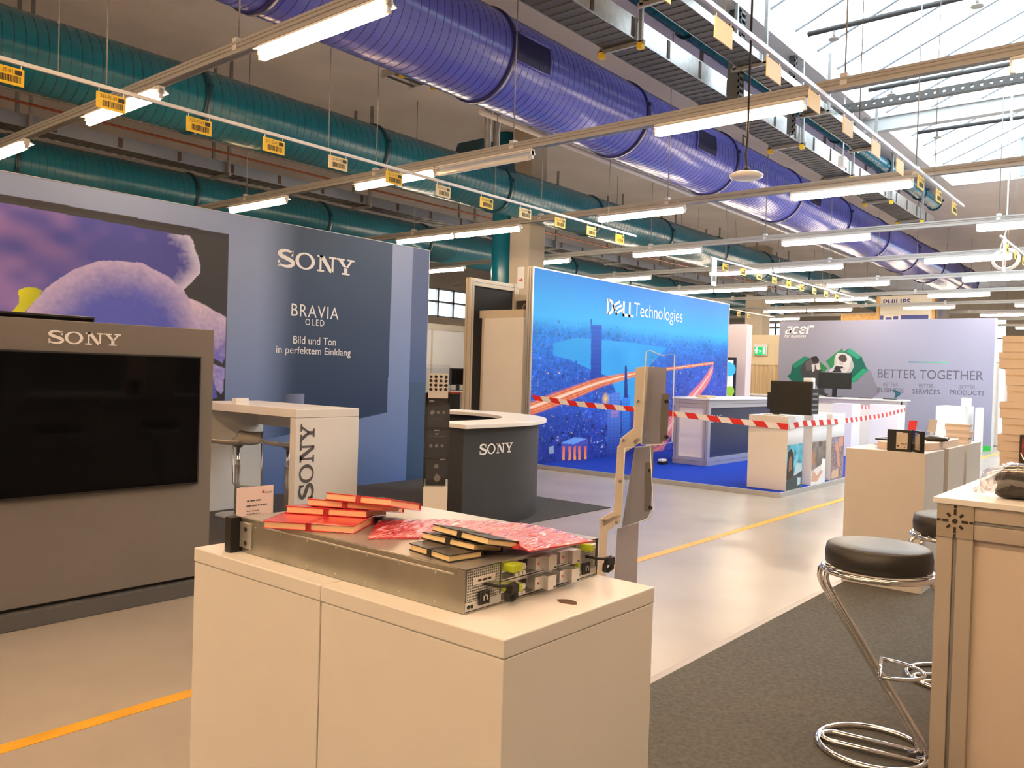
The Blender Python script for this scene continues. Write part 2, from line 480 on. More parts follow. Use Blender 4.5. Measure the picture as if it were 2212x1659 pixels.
# branch box on the teal duct
b = MB(); b.prism([(-0.55, -0.3, 0.30), (0.55, -0.3, 0.30), (0.40, -0.3, 0.72), (-0.40, -0.3, 0.72)], (0, 0.6, 0), TEALD)
bx = b.build('branch_box', DT1); bx.location = (15.3, 0, 0)
p = PX(1088, 560, 13.4)
b = MB(); b.cyl((0, 0, 0.6), (0, 0, CEIL), 0.26, TEAL, 24)
DV = tag(b.build('vertical_duct'), 'dark teal vertical duct beside the concrete column', 'air duct'); DV.location = (p.x, p.y, 0)
p = PX(1138, 560, 13.4)
column(p.x, p.y, 0.26, 'concrete column behind the left end of the city picture wall')
p = PX(1636, 700, 30.0)
column(p.x, p.y, 0.35, 'concrete column behind the exit sign partition')

# ---------------------------------------------------------------- cable trays, pipes
def strut_pair(t, x, y0, y1, zlo, zhi):
    b = MB()
    for y in (y0, y1): b.box(x-0.022, x+0.022, y-0.022, y+0.022, zlo, zhi, DKSTEEL)
    b.box(x-0.022, x+0.022, min(y0, y1)-0.05, max(y0, y1)+0.05, zlo-0.02, zlo+0.025, DKSTEEL)
    return b
YCAP = mat('yellow_cap', srgb(224, 186, 30), 0.5)
def tray(label, y0, y1, z0, z1, xa, xb, step, face=STEEL, caps=True, clamps=0.0):
    t = thing('cable_tray', label, 'cable tray', (xa, (y0+y1)/2, z0))
    L = xb-xa; hw = (y1-y0)/2; h = z1-z0
    b = MB()
    for s in (-1, 1):
        b.box(0, L, s*hw-0.004, s*hw+0.004, 0, h, face)
        b.box(0, L, s*hw-(0.03 if s > 0 else 0), s*hw+(0 if s > 0 else 0.03), h-0.004, h, face)
    b.build('side_rail', t)
    b = MB(); k = 0.12
    while k < L:
        b.box(k-0.03, k+0.03, -hw, hw, 0.004, 0.012, DARKST); k += 0.16
    if clamps or not caps: b.box(0, L, -hw, hw, 0.012, 0.016, DARKST)
    b.build('rung', t, label='slatted tray bottom')
    if clamps:
        k = clamps/2
        while k < L:
            c = MB(); c.box(k-0.03, k+0.03, -hw-0.012, -hw-0.004, 0.02, h-0.02, mat('clamp_brown', srgb(70, 48, 42), 0.6))
            c.build('clamp', t); k += clamps
    k = step/2
    while k < L:
        c = strut_pair(t, k, -hw-0.04, hw+0.04, -0.03, CEIL-z0)
        if caps:
            for s in (-1, 1): c.box(k-0.035, k+0.035, s*(hw+0.04)-0.035, s*(hw+0.04)+0.035, -0.10, -0.03, YCAP)
        c.build('hanger', t); k += step
    return t
tray('galvanised cable tray running beside the violet duct', 5.25, 5.72, 5.46, 5.72, 2.0, 22.8, 2.6, clamps=0.85)
tray('perforated cable tray nearest to the roof light', 4.52, 4.86, 5.64, 5.74, 2.0, 15.5, 2.4, caps=False)
tray('long cable tray with brown clamps between the two teal ducts', 12.4, 12.8, 4.62, 4.80, -3, 34, 3.0, face=mat('blue_grey_tray', srgb(126, 134, 150), 0.5, 0.4), caps=False, clamps=0.92)
t = tray('short cable tray crossing under the ceiling between violet and teal ducts', -0.28, 0.28, 5.85, 5.97, 0, 2.1, 1.0)
for c in t.children: pass
t.location = (8.6, 9.6, 5.85); t.rotation_euler = (0, 0, -math.pi/2)
COPPER = mat('copper_pipe', srgb(150, 84, 60), 0.4, 0.6)
def pipe(name, label, pts, r, m):
    b = MB(); b.tube(pts, r, m, 10); return tag(b.build(name), label, 'pipe')
pipe('steel_pipe', 'thin grey pipe above the left cable tray', [(-3, 12.12, 5.02), (34, 12.12, 5.02)], 0.03, DKSTEEL)
pipe('copper_pipe', 'thin copper coloured pipe above the left cable tray', [(-3, 12.2, 4.90), (10, 12.2, 4.88), (34, 12.2, 4.92)], 0.018, COPPER)
pipe('white_pipe', 'white pipe running along the left underside of the violet duct', [(8.7, 7.92, 5.15), (26, 7.92, 5.15)], 0.04, RAILM)
for k, (lab, x, z) in enumerate((('nearest', 11.25, 6.22), ('middle', 13.95, 6.22), ('farthest', 16.95, 6.26))):
    t = thing('sprinkler_pipe', '%s sprinkler pipe crossing the roof light' % lab, 'pipe', (x, 0, z))
    b = MB(); b.cyl((0, 4.25, 0), (0, -4.6, 0), 0.035, DARKST, 10); b.build('pipe', t)
    for yy in (3.9, 2.2, 0.1):
        c = MB(); c.cyl((0, yy, -0.03), (0, yy, -0.14), 0.018, DKSTEEL, 8); c.cyl((0, yy, -0.14), (0, yy, -0.155), 0.07, DKSTEEL, 14); c.build('sprinkler_head', t)
# perforated strut across the roof light
t = thing('perforated_strut', 'perforated steel strut crossing the roof light', 'strut', (13.7, 0, 5.86))
b = MB(); b.box(-0.02, 0.02, -4.4, 4.95, 0.07, 0.11, DARKST); b.box(-0.02, 0.02, -4.4, 4.95, -0.02, 0.03, DARKST)
yy = -4.4
while yy < 4.9: b.box(-0.02, 0.02, yy, yy+0.085, 0.03, 0.07, DARKST); yy += 0.125
b.box(-0.02, 0.05, -4.4, 4.95, -0.025, -0.015, DARKST); b.build('strut_bar', t)
for (px, Y, zl, lab) in ((1715, 4.98, 5.3, 'slim'), (1592, 4.99, 5.25, 'wide')):
    p = PY(px, 100, Y); b = MB(); s = 0.05 if lab == 'slim' else 0.085
    b.box(-s, -s+0.02, -s, s, zl, CEIL, DARKST); b.box(s-0.02, s, -s, s, zl, CEIL, DARKST)
    z = zl
    while z < CEIL-0.05: b.box(-s, s, -s, -s+0.02, z, z+0.035, DARKST); z += 0.085
    o = tag(b.build('hanging_strut'), '%s perforated steel hanger rising past the edge of the roof light' % lab, 'strut'); o.location = (p.x, Y, 0)
for i, (px, dx) in enumerate(((1054, 0), (1073, 0))):
    p = PY(px, 285, 8.6)
    pipe('vertical_pipe', ('left' if i == 0 else 'right')+' one of two short grey vertical pipes between the ducts', [(p.x, 8.6, 4.95), (p.x, 8.6, CEIL)], 0.055, DKSTEEL)

# ---------------------------------------------------------------- lighting tracks and strip lights
TUBE = mat('fluorescent_tube', (1, 1, 1), 0.4, emit=(TUBE_WARM, TUBE_POWER))
TUBEC = mat('fluorescent_tube_neutral', (1, 1, 1), 0.4, emit=(TUBE_COOL, TUBE_POWER))
TUBEOFF = mat('tube_off', (0.85, 0.85, 0.83), 0.3)
REFL = mat('white_reflector', (0.86, 0.85, 0.83), 0.3)
RX = {-2: -6.8, -1: -3.3, 0: 0.22, 1: 3.736, 2: 7.23, 3: 10.78, 4: 14.33, 5: 17.72, 6: 21.1, 7: 24.6, 8: 28.1, 9: 31.6, 10: 35.1, 11: 38.6}
SLOTS = {-2: [-3, -1, 1, 3], -1: [-4, -3, -2, -1, 0, 1, 2, 3], 0: [-5, -4, -3, -2, 0, 1, 2, 4], 1: [0, 2, 4, -2, -3, -5, -6], 2: [-3, -1, 2, 4, -5, -6], 3: [-1, 1, 3, 4, -4], 4: [-2, 0, 2, 4, 6, -4], 5: [-1, 1, 2, 4, -3, 6], 6: [-1, 1, 3, 4, 6, -3],  # tubes out of view above, behind and rightward are added as foreground light
         7: [-2, 0, 2, 3, 5], 8: [-1, 1, 3, 4, 6], 9: [-2, 0, 2, 3, 5], 10: [-1, 1, 2, 4], 11: [0, 2, 3, 5]}
OFFS = {2: [1]}
ORD = ['first', 'second', 'third', 'fourth', 'fifth', 'sixth', 'seventh', 'eighth', 'ninth', 'tenth', 'eleventh', 'twelfth', 'thirteenth']
RNAME = {-2: 'second unseen track behind the viewer', -1: 'first unseen track behind the viewer', 0: 'unseen track above the viewer', **{k: ORD[k-1]+' lighting track from the front' for k in range(1, 12)}}
RNAME[1] = 'nearest lighting track'
TZ = 4.04
def strip_light(tm):
    t = thing('strip_light', 'x', 'strip light')
    h = MB()
    h.box(-0.035, 0.035, 0.0, 1.46, -0.03, 0.0, REFL)
    h.prism([(-0.03, 0.0, -0.012), (0.03, 0.0, -0.012), (0.085, 0.0, -0.044), (0.083, 0, -0.049), (0.03, 0, -0.034), (-0.03, 0, -0.034), (-0.083, 0, -0.049), (-0.085, 0, -0.044)], (0, 1.46, 0), REFL)
    h.box(-0.03, 0.03, -0.02, 0.0, -0.07, 0.0, REFL); h.box(-0.03, 0.03, 1.46, 1.48, -0.07, 0.0, REFL)
    h.build('housing', t)
    b = MB(); b.cyl((0, 0.02, -0.088), (0, 1.44, -0.088), 0.031, tm, 10); b.build('tube', t)
    for y in (-0.005, 1.465):
        e = MB(); e.box(-0.018, 0.018, y-0.015, y+0.015, -0.11, -0.02, RAILM); e.build('tube_holder', t)
    return t
lamp0 = {}
rail0 = None
for k, X in RX.items():
    t = thing('lighting_track', ('long white lighting track carrying strip lights, '+RNAME[k]) , 'lighting track', (X, 4, TZ))
    if rail0 is None:
        b = MB(); b.box(-0.032, 0.032, -11, 13, -0.06, 0.036, TRACKM); b.box(-0.044, 0.044, -11, 13, 0.012, 0.034, TRACKM); b.box(-0.042, 0.042, -11, 13, -0.06, -0.042, TRACKM)
        b.box(-0.034, 0.034, -11, 13, -0.022, -0.012, DKSTEEL)
        rail0 = b.build('track_profile', t)
        w = MB(); w.tube([(0, 0, -0.02), (0, 0, CEIL-TZ)], 0.007, DKSTEEL, 5); w.box(-0.04, 0.04, -0.03, 0.03, -0.03, 0.07, RAILM)
        wire0 = w.build('hanger_chain', t); wire0.location = (0, -4.5, 0)
        ws = [wire0]
    else:
        c = rail0.copy(); COL.objects.link(c); c.parent = t
    for yy in ((-1.6, 2.06, 4.4, 7.4) if k == -2 else (-4.5+0.35*(k % 3), -1.6+0.3*(k % 2), 2.06, 4.4, 7.4)):
        c = wire0.copy(); COL.objects.link(c); c.parent = t; c.location = (0, yy, 0)
    ss = sorted([(n, True) for n in SLOTS[k]]+[(n, False) for n in OFFS.get(k, [])], key=lambda q: -q[0])
    for i, (n, lit) in enumerate(ss):
        lab = ('lit' if lit else 'unlit')+' fluorescent strip light, %s from the left on the %s' % (ORD[i], RNAME[k])
        loc = (X, 4.25+1.525*n+0.02, TZ-0.062)
        tm = TUBEOFF if not lit else (TUBE if k <= 2 else TUBEC)
        if tm in lamp0: u = dup(lamp0[tm], loc, None, lab)
        else:
            u = strip_light(tm); u.location = loc; u['label'] = lab; lamp0[tm] = u
        u['group'] = 'strip lights'

# ---------------------------------------------------------------- barcode tags on their rails
TAGY = mat('yellow_tag', srgb(228, 190, 24), 0.45)
TAGP = mat('backlit_tag', srgb(226, 204, 150), 0.45)  # paler colour stands in for backlight through the yellow tags
TAGI = mat('tag_ink', srgb(52, 40, 20), 0.6)
def tag_rail(label, y, z, x0, x1, xs, nums, pale, where, m=RAILM):
    t = thing('tag_rail', label, 'tag rail', (x0, y, z))
    b = MB(); b.box(0, x1-x0, -0.012, 0.012, 0, 0.03, m); b.build('rail_bar', t)
    k = 0.6
    while k < x1-x0:
        b = MB(); b.tube([(k, 0, 0.03), (k, 0, (4.73 if y == 6.9 else CEIL)-z)], 0.004, DKSTEEL, 5); b.build('hanger_wire', t); k += 2.6
    for i, (xx, nm) in enumerate(zip(xs, nums)):
        b = MB(); pm = TAGP if i in pale else TAGY
        b.box(0, 0.24, -0.004, 0.004, -0.16, -0.03, pm)
        for q in (0.02, 0.22): b.cyl((q, 0, -0.035), (q, 0, 0.005), 0.004, m, 6)
        rnd = random.Random(i+int(y*10)); q = 0.05
        blank = i in pale and y < 3
        while q < 0.215 and not blank:
            w = rnd.choice((0.003, 0.005, 0.008)); b.box(q, q+w, -0.0052, -0.004, -0.14, -0.09, TAGI); q += w+rnd.choice((0.003, 0.004, 0.007))
        if not blank: put_text(b, nm, (0.03, -0.0055, -0.075), (1, 0, 0), (0, 0, 1), 0.13, 0.03, TAGI)
        if not blank: b.box(0.175, 0.225, -0.0052, -0.004, -0.08, -0.045, TAGI)
        o = tag(b.build('barcode_tag'), '%s barcode tag, %s from the %s' % ('pale backlit-toned yellow' if i in pale else 'yellow', ORD[i], where), 'tag', 'barcode tags')
        o.location = (xx, y, z)
tz = 3.68
tag_rail('white tag rail crossing in front of the teal ducts', 6.9, tz, -0.5, 11.3, [2.22+0.772*i for i in range(12)], ['521-%d-01' % (20+i) for i in range(12)], (4, 6, 8), 'left on the long left rail')
tag_rail('white tag rail under the roof light', 2.29, tz, 1.5, 11.35, [3.79+0.775*i for i in range(10)], ['521-%d-02' % (20+i) for i in range(10)], (0, 1, 2, 3, 4, 5, 6), 'left on the rail under the roof light', ALU)
tag_rail('far white tag rail above the city picture wall', 6.9, tz, 13.9, 22.0, [14.4+0.78*i for i in range(9)], ['521-%d-01' % (36+i) for i in range(9)], (), 'left on the far rail above the city picture')
tag_rail('far white tag rail left of the slogan wall', 11.4, tz, 21.5, 28, [22.6+0.78*i for i in range(5)], ['522-%d-01' % (40+i) for i in range(5)], (), 'left on the rail behind the city picture')
tag_rail('white tag rail seen at the right edge above the stacked cartons', 2.29, tz, 13.85, 20, [14.3+0.78*i for i in range(5)], ['521-%d-02' % (36+i) for i in range(5)], (), 'left on the rail at the right edge')
b = MB(); b.box(-0.10, 0.10, -0.004, 0.004, -0.5, 0.02, RAILM); b.box(-0.06, 0.06, -0.006, -0.004, -0.42, -0.32, TEALD)
o = tag(b.build('hanging_sign'), 'narrow white sign at the left end of the far tag rail', 'sign'); o.location = (13.98, 6.86, tz)
b = MB(); b.box(-0.10, 0.10, -0.004, 0.004, -0.5, 0.02, RAILM); b.box(-0.06, 0.06, -0.006, -0.004, -0.42, -0.32, mat('red_mark', srgb(200, 40, 50), 0.5))
o = tag(b.build('hanging_sign'), 'narrow white sign with a red mark at the right edge', 'sign'); o.location = (13.95, 2.25, tz)

# wireless access point hanging from the second track
p = PX(1612, 383, 6.9)
t = thing('access_point', 'white round access point hanging on a black cable', 'access point', p)
b = MB(); b.lathe([(0.0, -0.012), (0.11, -0.012), (0.140, 0.0), (0.145, 0.018), (0.12, 0.034), (0.0, 0.036)], WHITE, 40); b.build('disc', t)
b = MB(); b.tube([(0, 0, 0.03), (0.005, 0, 0.10), (-0.01, 0.01, 0.2), (0.0, 0, 0.34), (0, 0, CEIL-p.z)], 0.010, BLACKM, 6)
b.lathe([(0.0, 0.03), (0.045, 0.036), (0.02, 0.09), (0.0, 0.1)], BLACKM, 16)
b.tube([(0.0, 0, 0.34), (-0.05, 0.02, 0.36), (-0.045, 0.02, 0.27)], 0.008, BLACKM, 6); b.build('cable', t)

# loose fittings up among the trays
p = PX(2172, 560, 15.9)
b = MB()
for i in range(4): b.tube([(0.012*i, (0.17+0.012*i)*math.cos(a), (0.17+0.01*i)*math.sin(a)*0.9) for a in np.linspace(0, 2*math.pi, 25)[:-1]], 0.012, RAILM, 6, closed=True)
b.tube([(0.0, 0.1, 0.12), (0.0, 0.0, 0.5), (0, 0, CEIL-p.z)], 0.012, RAILM, 6)
o = tag(b.build('cable_coil'), 'coil of white cable hanging near the right edge under the lighting tracks', 'cable'); o.location = p
p = PY(1820, 350, 4.95)
b = MB(); b.box(-0.10, 0.10, -0.05, 0.05, -0.09, 0.09, RAILM); b.tube([(0, 0, 0.09), (0.03, 0, 0.2), (0.0, 0.0, CEIL-p.z)], 0.012, RAILM, 8)
o = tag(b.build('junction_box', bevel=0.01), 'small grey white junction box beside the thin teal pipe duct', 'junction box'); o.location = p

# ================================================================ the flower wall booth
CARPET = mat('charcoal_carpet', srgb(74, 74, 76), 0.95, spec=0.1, noise=(60, 0.18), bump=(300, 0.15))
CARPET2 = mat('dark_green_grey_carpet', srgb(98, 98, 94), 0.95, spec=0.1, noise=(50, 0.2), bump=(260, 0.2))
def carpet(name, label, x0, x1, y0, y1, m, h=0.008):
    b = MB(); b.box(x0, x1, y0, y1, 0.0, h, m); return tag(b.build(name), label, 'carpet')
carpet('booth_carpet', 'charcoal carpet in front of the flower wall and the curved counter', 2.96, 7.9, 5.04, 8.1, CARPET)
SY = 8.1
NXS, NZS = 820, 420
SX0, SX1, SZ1 = 0.4, 7.96, 3.11
def sony_print():
    X, Z = np.meshgrid(np.linspace(SX0, SX1, NXS), np.linspace(0, SZ1, NZS))
    # the artwork's outlines, taken on the wall itself (metres along the wall, metres up)
    def onw(pts): return [(PY(x, y, SY).x, PY(x, y, SY).z) for x, y in pts]
    n1 = blur_noise(NXS, NZS, 9, 5, 1); n2 = blur_noise(NXS, NZS, 40, 24, 2); n3 = 0.5*blur_noise(NXS, NZS, 150, 90, 3)+0.5*blur_noise(NXS, NZS, 300, 130, 5)
    def C(r, g, b): return np.array(srgb(r, g, b))
    img = np.zeros((NZS, NXS, 3))
    def lay(mask, col): img[mask] = col[mask] if getattr(col, 'ndim', 1) == 3 else col
    def mixc(a, b, t): t = np.clip(t, 0, 1)[..., None]; return C(*a)*(1-t)+C(*b)*t
    # room-like backdrop: pale on top, blue grey below
    lay(np.ones(X.shape, bool), mixc((90, 118, 176), (140, 158, 196), Z/2.6))
    # text panel with a soft left edge
    p = onw([(540, 470), (849, 531), (836, 891), (700, 900), (530, 880)])
    xa, xb = onw([(548, 700)])[0][0], onw([(650, 700)])[0][0]
    t = np.clip((X-xa)/(xb-xa), 0, 1); t = t*t*(3-2*t)
    dark = mixc((48, 66, 98), (70, 88, 114), (Z-0.9)/2.0)
    mask = in_poly(X, Z, [(xa-0.02, p[4][1]-0.4), (p[2][0], p[2][1]), (p[1][0], 3.2), (xa-0.02, 3.2)])
    base = img.copy(); lay(mask, base*(1-t[..., None])+dark*t[..., None])
    # right part: darker side with a far shore
    q = onw([(893, 538), (877, 1030), (877, 1038), (940, 1045), (940, 530)])
    mask = in_poly(X, Z, [(q[0][0], 3.3), (q[1][0], q[1][1]), (q[1][0], -1), (9, -1), (9, 3.3)])
    lay(mask, mixc((58, 86, 134), (92, 108, 146), (Z-0.6)/1.6))
    sh = 1.25+0.10*blur_noise(NXS, NZS, 60, 1, 4)
    lay(mask & (Z < sh), mixc((52, 78, 112), (70, 92, 124), Z/1.2))
    # picture panel
    pan = onw([(-260, 385), (494.5, 517), (484, 905), (-260, 905)]); pan[3] = (pan[3][0], 0.0); pan[2] = (pan[2][0], 0.6)
    fr = onw([(-260, 372), (494.5, 506), (494.5, 517), (-260, 385)])
    lay(in_poly(X, Z, fr), C(64, 64, 70))
    inp = in_poly(X, Z, pan); lay(inp, mixc((44, 46, 52), (70, 72, 76), Z/3))
    # petals
    def petal(pts, f):
        mk = in_poly(X, Z, onw(pts)) & inp
        img[mk] = f[mk]
        return mk
    streak = np.sin((X*0.9+Z*1.6)*9+n1*9)*0.5+0.5
    def edge_d(pts):
        p = onw(pts); d = np.full(X.shape, 9.0)
        for (xa_, za_), (xb_, zb_) in zip(p[:-1], p[1:]):
            l2 = (xb_-xa_)**2+(zb_-za_)**2; tt_ = np.clip(((X-xa_)*(xb_-xa_)+(Z-za_)*(zb_-za_))/l2, 0, 1)
            d = np.minimum(d, np.hypot(X-xa_-tt_*(xb_-xa_), Z-za_-tt_*(zb_-za_)))
        return d
    rim = [(393, 500), (408, 508), (418, 522), (420, 536), (427, 552), (433, 575), (432, 590), (420, 603), (408, 616), (395, 628)]
    up = [(-260, 380), (0, 437), (393, 508)]+rim[1:]+[(300, 640), (0, 690), (-260, 700)]
    ux = np.clip(1-(X-SX0)/4.6, 0, 1)
    wv = np.clip((ux*1.9-0.55)*(0.45+0.8*streak)+0.35*(n2-0.5), 0, 1)
    colu = mixc((86, 90, 178), (184, 146, 206), wv)*(0.72+0.5*n1)[..., None]
    er = np.clip(1-edge_d(rim)/(0.13+0.12*n3), 0, 1)**1.2
    colu = colu*(1-er[..., None])+C(206, 204, 236)*er[..., None]
    petal(up, colu)
    right = [(396, 640), (425, 650), (445, 660), (460, 670), (480, 680), (489, 686), (487, 770), (480, 785), (474, 781), (465, 776), (440, 760), (400, 700)]
    petal(right, mixc((112, 112, 196), (214, 200, 224), (Z-1.55)*1.6+0.5*(n3-0.5)))
    petal([(440, 780), (462, 786), (470, 790), (486, 795), (482, 845), (478, 852), (470, 845), (464, 838), (440, 850)], mixc((120, 120, 200), (176, 170, 224), n3))
    front = [(46, 690), (60, 668), (75, 650), (100, 622), (130, 600), (160, 582), (200, 568), (215, 563), (250, 563), (290, 567), (306, 567), (325, 578), (345, 588), (365, 598), (378, 612), (395, 625), (405, 640), (415, 665), (425, 690), (437, 712), (470, 860), (0, 900), (-100, 760)]
    edge = onw(front[:20]); ex = np.array([e[0] for e in edge]); ez = np.array([e[1] for e in edge])
    top = np.interp(X, ex, ez)
    de = edge_d(front[:20]); hair = np.clip(np.clip(1-de/(0.30+0.10*n1), 0, 1)**1.2+0.42*(n3-0.5)*np.clip(1-de/0.5, 0, 1), 0, 1)
    petal(front, mixc((88, 98, 196), (196, 184, 228), hair)*(0.9+0.2*n1)[..., None])
    green = [(-20, 683), (15, 680), (30, 670), (40, 655), (42, 645), (39, 635), (40, 628), (50, 622), (65, 620), (80, 622), (92, 628), (85, 640), (70, 655), (55, 672), (44, 694), (-20, 700)]
    gx = np.clip((X-onw([(38, 640)])[0][0])/0.35, 0, 1)
    petal(green, mixc((220, 222, 60), (84, 124, 40), gx+0.3*(n2-0.5)))
    # faint plinth reflection painted into the print at the foot of the text panel
    pl = onw([(612, 851), (657, 851), (657, 892), (612, 892)])
    mk = in_poly(X, Z, pl); tt = np.clip((X-pl[0][0])/(pl[1][0]-pl[0][0]), 0, 1)
    lay(mk, mixc((70, 82, 108), (140, 150, 190), tt))
    return img
PRINT = attrmat('printed_fabric')
fw = thing('exhibition_wall', 'tall print wall with a violet flower picture and bold white lettering', 'display wall', (SX0, SY, 0))
b = MB(); b.box(0, SX1-SX0, 0.006, 0.30, 0, SZ1, WHITE2); b.box(-0.02, SX1-SX0, 0, 0.02, SZ1-0.004, SZ1+0.004, ALU); b.box(SX1-SX0-0.004, SX1-SX0+0.006, 0, 0.3, 0, SZ1, ALU); b.build('wall_panel', fw)
print_sheet('flower_print', fw, (0, 0, 0), (1, 0, 0), (0, 0, 1), SX1-SX0, SZ1, NXS, NZS, sony_print(), PRINT)
def wall_text(mb, px0, py_bl, px1, py_tl, Y, ox, oy, fn):
    """fn(origin, w, h): box on the plane y=Y given by three picture corners"""
    a, c, d = PY(px0, py_bl, Y), PY(px1, py_bl, Y), PY(px0, py_tl, Y)
    fn((a.x-ox, Y-oy-0.003, a.z), c.x-a.x, d.z-a.z)
b = MB()
wall_text(b, 597, 574, 765, 536, SY, SX0, SY, lambda o, w, h: put_wordmark(b, o, (1, 0, 0), (0, 0, 1), w, h, INK)); b.build('wordmark', fw, label='white slab serif wordmark')
b = MB()
wall_text(b, 629, 682, 731, 655, SY, SX0, SY, lambda o, w, h: put_text(b, 'BRAVIA', o, (1, 0, 0), (0, 0, 1), w, h, INK, spacing=1.15))
wall_text(b, 659, 702, 700, 688, SY, SX0, SY, lambda o, w, h: put_text(b, 'OLED', o, (1, 0, 0), (0, 0, 1), w, h, INK, spacing=1.3))
wall_text(b, 633, 742, 725, 725, SY, SX0, SY, lambda o, w, h: put_text(b, 'Bild und Ton', o, (1, 0, 0), (0, 0, 1), w, h, INK))
wall_text(b, 596, 767, 757, 746, SY, SX0, SY, lambda o, w, h: put_text(b, 'in perfektem Einklang', o, (1, 0, 0), (0, 0, 1), w, h, INK))
b.build('slogan', fw, label='small white slogan lines')

# ---------------------------------------------------------------- grey television stand
GREYS = mat('warm_grey_panel', srgb(112, 108, 104), 0.6, noise=(2, 0.04))
GREYD = mat('dark_grey_plinth', srgb(84, 84, 84), 0.6)
st = thing('television_stand', 'grey freestanding television stand with a black screen and white lettering', 'display stand', (0.55, 4.925, 0))
L = 2.915-0.55
b = MB(); b.box(0, L, 0, 0.22, 0.115, 1.70, GREYS); b.build('panel', st, bevel=0.004)
b = MB(); b.box(0, L, 0.025, 0.20, 0.095, 0.115, BLACKM); b.box(-0.02, L+0.002, -0.03, 0.30, 0.0, 0.095, GREYD); b.build('plinth', st, bevel=0.004)
a, c = PY(434, 770, 4.90), PY(428, 1045, 4.90)
b = MB(); b.box(0.10, a.x-0.55, -0.035, 0.0, c.z, a.z, BLACK); b.build('television', st, bevel=0.004)
tv = st.children[-1]
b = MB(); b.box(0.112, a.x-0.562, -0.0365, -0.035, c.z+0.014, a.z-0.012, SCREEN); b.build('screen', tv)
b = MB(); wall_text(b, 101, 741, 261, 713, 4.925, 0.55, 4.925, lambda o, w, h: put_wordmark(b, o, (1, 0, 0), (0, 0, 1), w, h, INK)); b.build('wordmark', st, label='white slab serif wordmark')
# second screen standing behind the stand, its top edge just showing
p = PY(205, 685, 6.0); q = PY(130, 690, 6.0)
t = thing('television', 'dark television whose top corner shows above the grey stand', 'television', ((p.x-0.6), 6.0, 0))
b = MB(); b.box(-0.6, 0.6, 0, 0.05, p.z-0.72, p.z, BLACK); b.build('casing', t, bevel=0.004)
b = MB(); b.box(-0.585, 0.585, -0.002, 0, p.z-0.70, p.z-0.015, SCREEN); b.build('screen', t)
b = MB(); b.cyl((0, 0.06, 0.03), (0, 0.06, p.z-0.3), 0.03, DKSTEEL); b.cyl((0, 0.06, 0), (0, 0.06, 0.03), 0.28, DKSTEEL, 32); b.build('pole_stand', t)

# ---------------------------------------------------------------- white high table with its stools
t = thing('high_table', 'white high table with big grey lettering on its end panel', 'table', (4.36, 6.02, 0.008))
TB = 1.10
b = MB(); b.box(0, 0.70, 0, 1.62, TB-0.075, TB, WHITE); b.build('table_top', t, bevel=0.004)
for y0, y1 in ((0.0, 0.085), (1.535, 1.62)):
    b = MB(); b.box(0.0, 0.70, y0, y1, 0, TB-0.078, WHITE); b.build('end_panel', t, bevel=0.003)
b = MB(); b.box(0.62, 0.66, 0.085, 1.535, TB-0.24, TB-0.078, WHITE2); b.build('stretcher', t)
GLET = mat('grey_lettering', srgb(90, 88, 92), 0.5)
b = MB(); put_wordmark(b, (0.20, -0.003, 0.30), (0, 0, 1), (-1, 0, 0), 0.67, 0.155, GLET); b.build('wordmark', t, label='grey wordmark reading upwards')
p = PZ(519, 872, 1.11)
b = MB(); b.box(-0.07, 0.07, -0.035, 0.035, 0, 0.055, WHITE); b.box(-0.055, 0.055, -0.037, -0.03, 0.015, 0.042, WHITE2)
o = tag(b.build('small_box', bevel=0.005), 'small white box on top of the white high table', 'box'); o.location = (p.x, p.y, 1.108)
SEATM = mat('grey_seat_shell', srgb(172, 168, 160), 0.5)
def bar_stool():
    t = thing('bar_stool', 'x', 'stool')
    # shell: a band that dips in the middle and rises to a low back
    prof = [(-0.20, 0.80), (-0.17, 0.765), (-0.06, 0.752), (0.05, 0.752), (0.12, 0.762), (0.17, 0.80), (0.20, 0.86)]
    b = MB(); vs = []; n = len(prof); ny = 9
    for k in (0, 1):
        for (x, z) in prof:
            for j in range(ny):
                y = -0.19+0.38*j/(ny-1)
                vs.append((x, y*(1-0.25*max(0, (x-0.1)/0.1)), z-0.014*k-0.012*(1-(y/0.19)**2)))
    fs = []
    for k in (0, 1):
        for i in range(n-1):
            for j in range(ny-1):
                o = k*n*ny; q = [o+i*ny+j, o+i*ny+j+1, o+(i+1)*ny+j+1, o+(i+1)*ny+j]
                fs.append(tuple(q if k == 0 else q[::-1]))
    for i in range(n-1):
        for j in (0, ny-1):
            a, c = i*ny+j, (i+1)*ny+j; fs.append((a, c, c+n*ny, a+n*ny))
    for j in range(ny-1):
        for i in (0, n-1):
            a, c = i*ny+j, i*ny+j+1; fs.append((a, c, c+n*ny, a+n*ny))
    b.add(vs, fs, SEATM, True); b.build('seat', t)
    b = MB(); b.cyl((0, 0, 0.69), (0, 0, 0.745), 0.02, DKSTEEL, 14, r1=0.075); b.cyl((0, 0, 0.40), (0, 0, 0.69), 0.017, CHROME, 14); b.cyl((0, 0, 0.02), (0, 0, 0.52), 0.026, DKSTEEL, 16); b.build('column', t)
    b = MB(); b.lathe([(0.0, 0.018), (0.05, 0.022), (0.20, 0.012), (0.205, 0.0), (0.0, 0.0)], STEEL, 40); b.build('base_plate', t)
    b = MB(); b.tube([(0.14, -0.17, 0.745), (0.15, -0.17, 0.30), (0.17, -0.15, 0.275), (0.19, 0.0, 0.27), (0.17, 0.15, 0.275), (0.15, 0.17, 0.30), (0.14, 0.17, 0.745)], 0.010, STEEL, 8); b.build('footrest', t)
    return t
bs = bar_stool(); bs['group'] = 'pale shell bar stools'
bs['label'] = 'pale shell bar stool at the white high table, nearer the grey television stand'
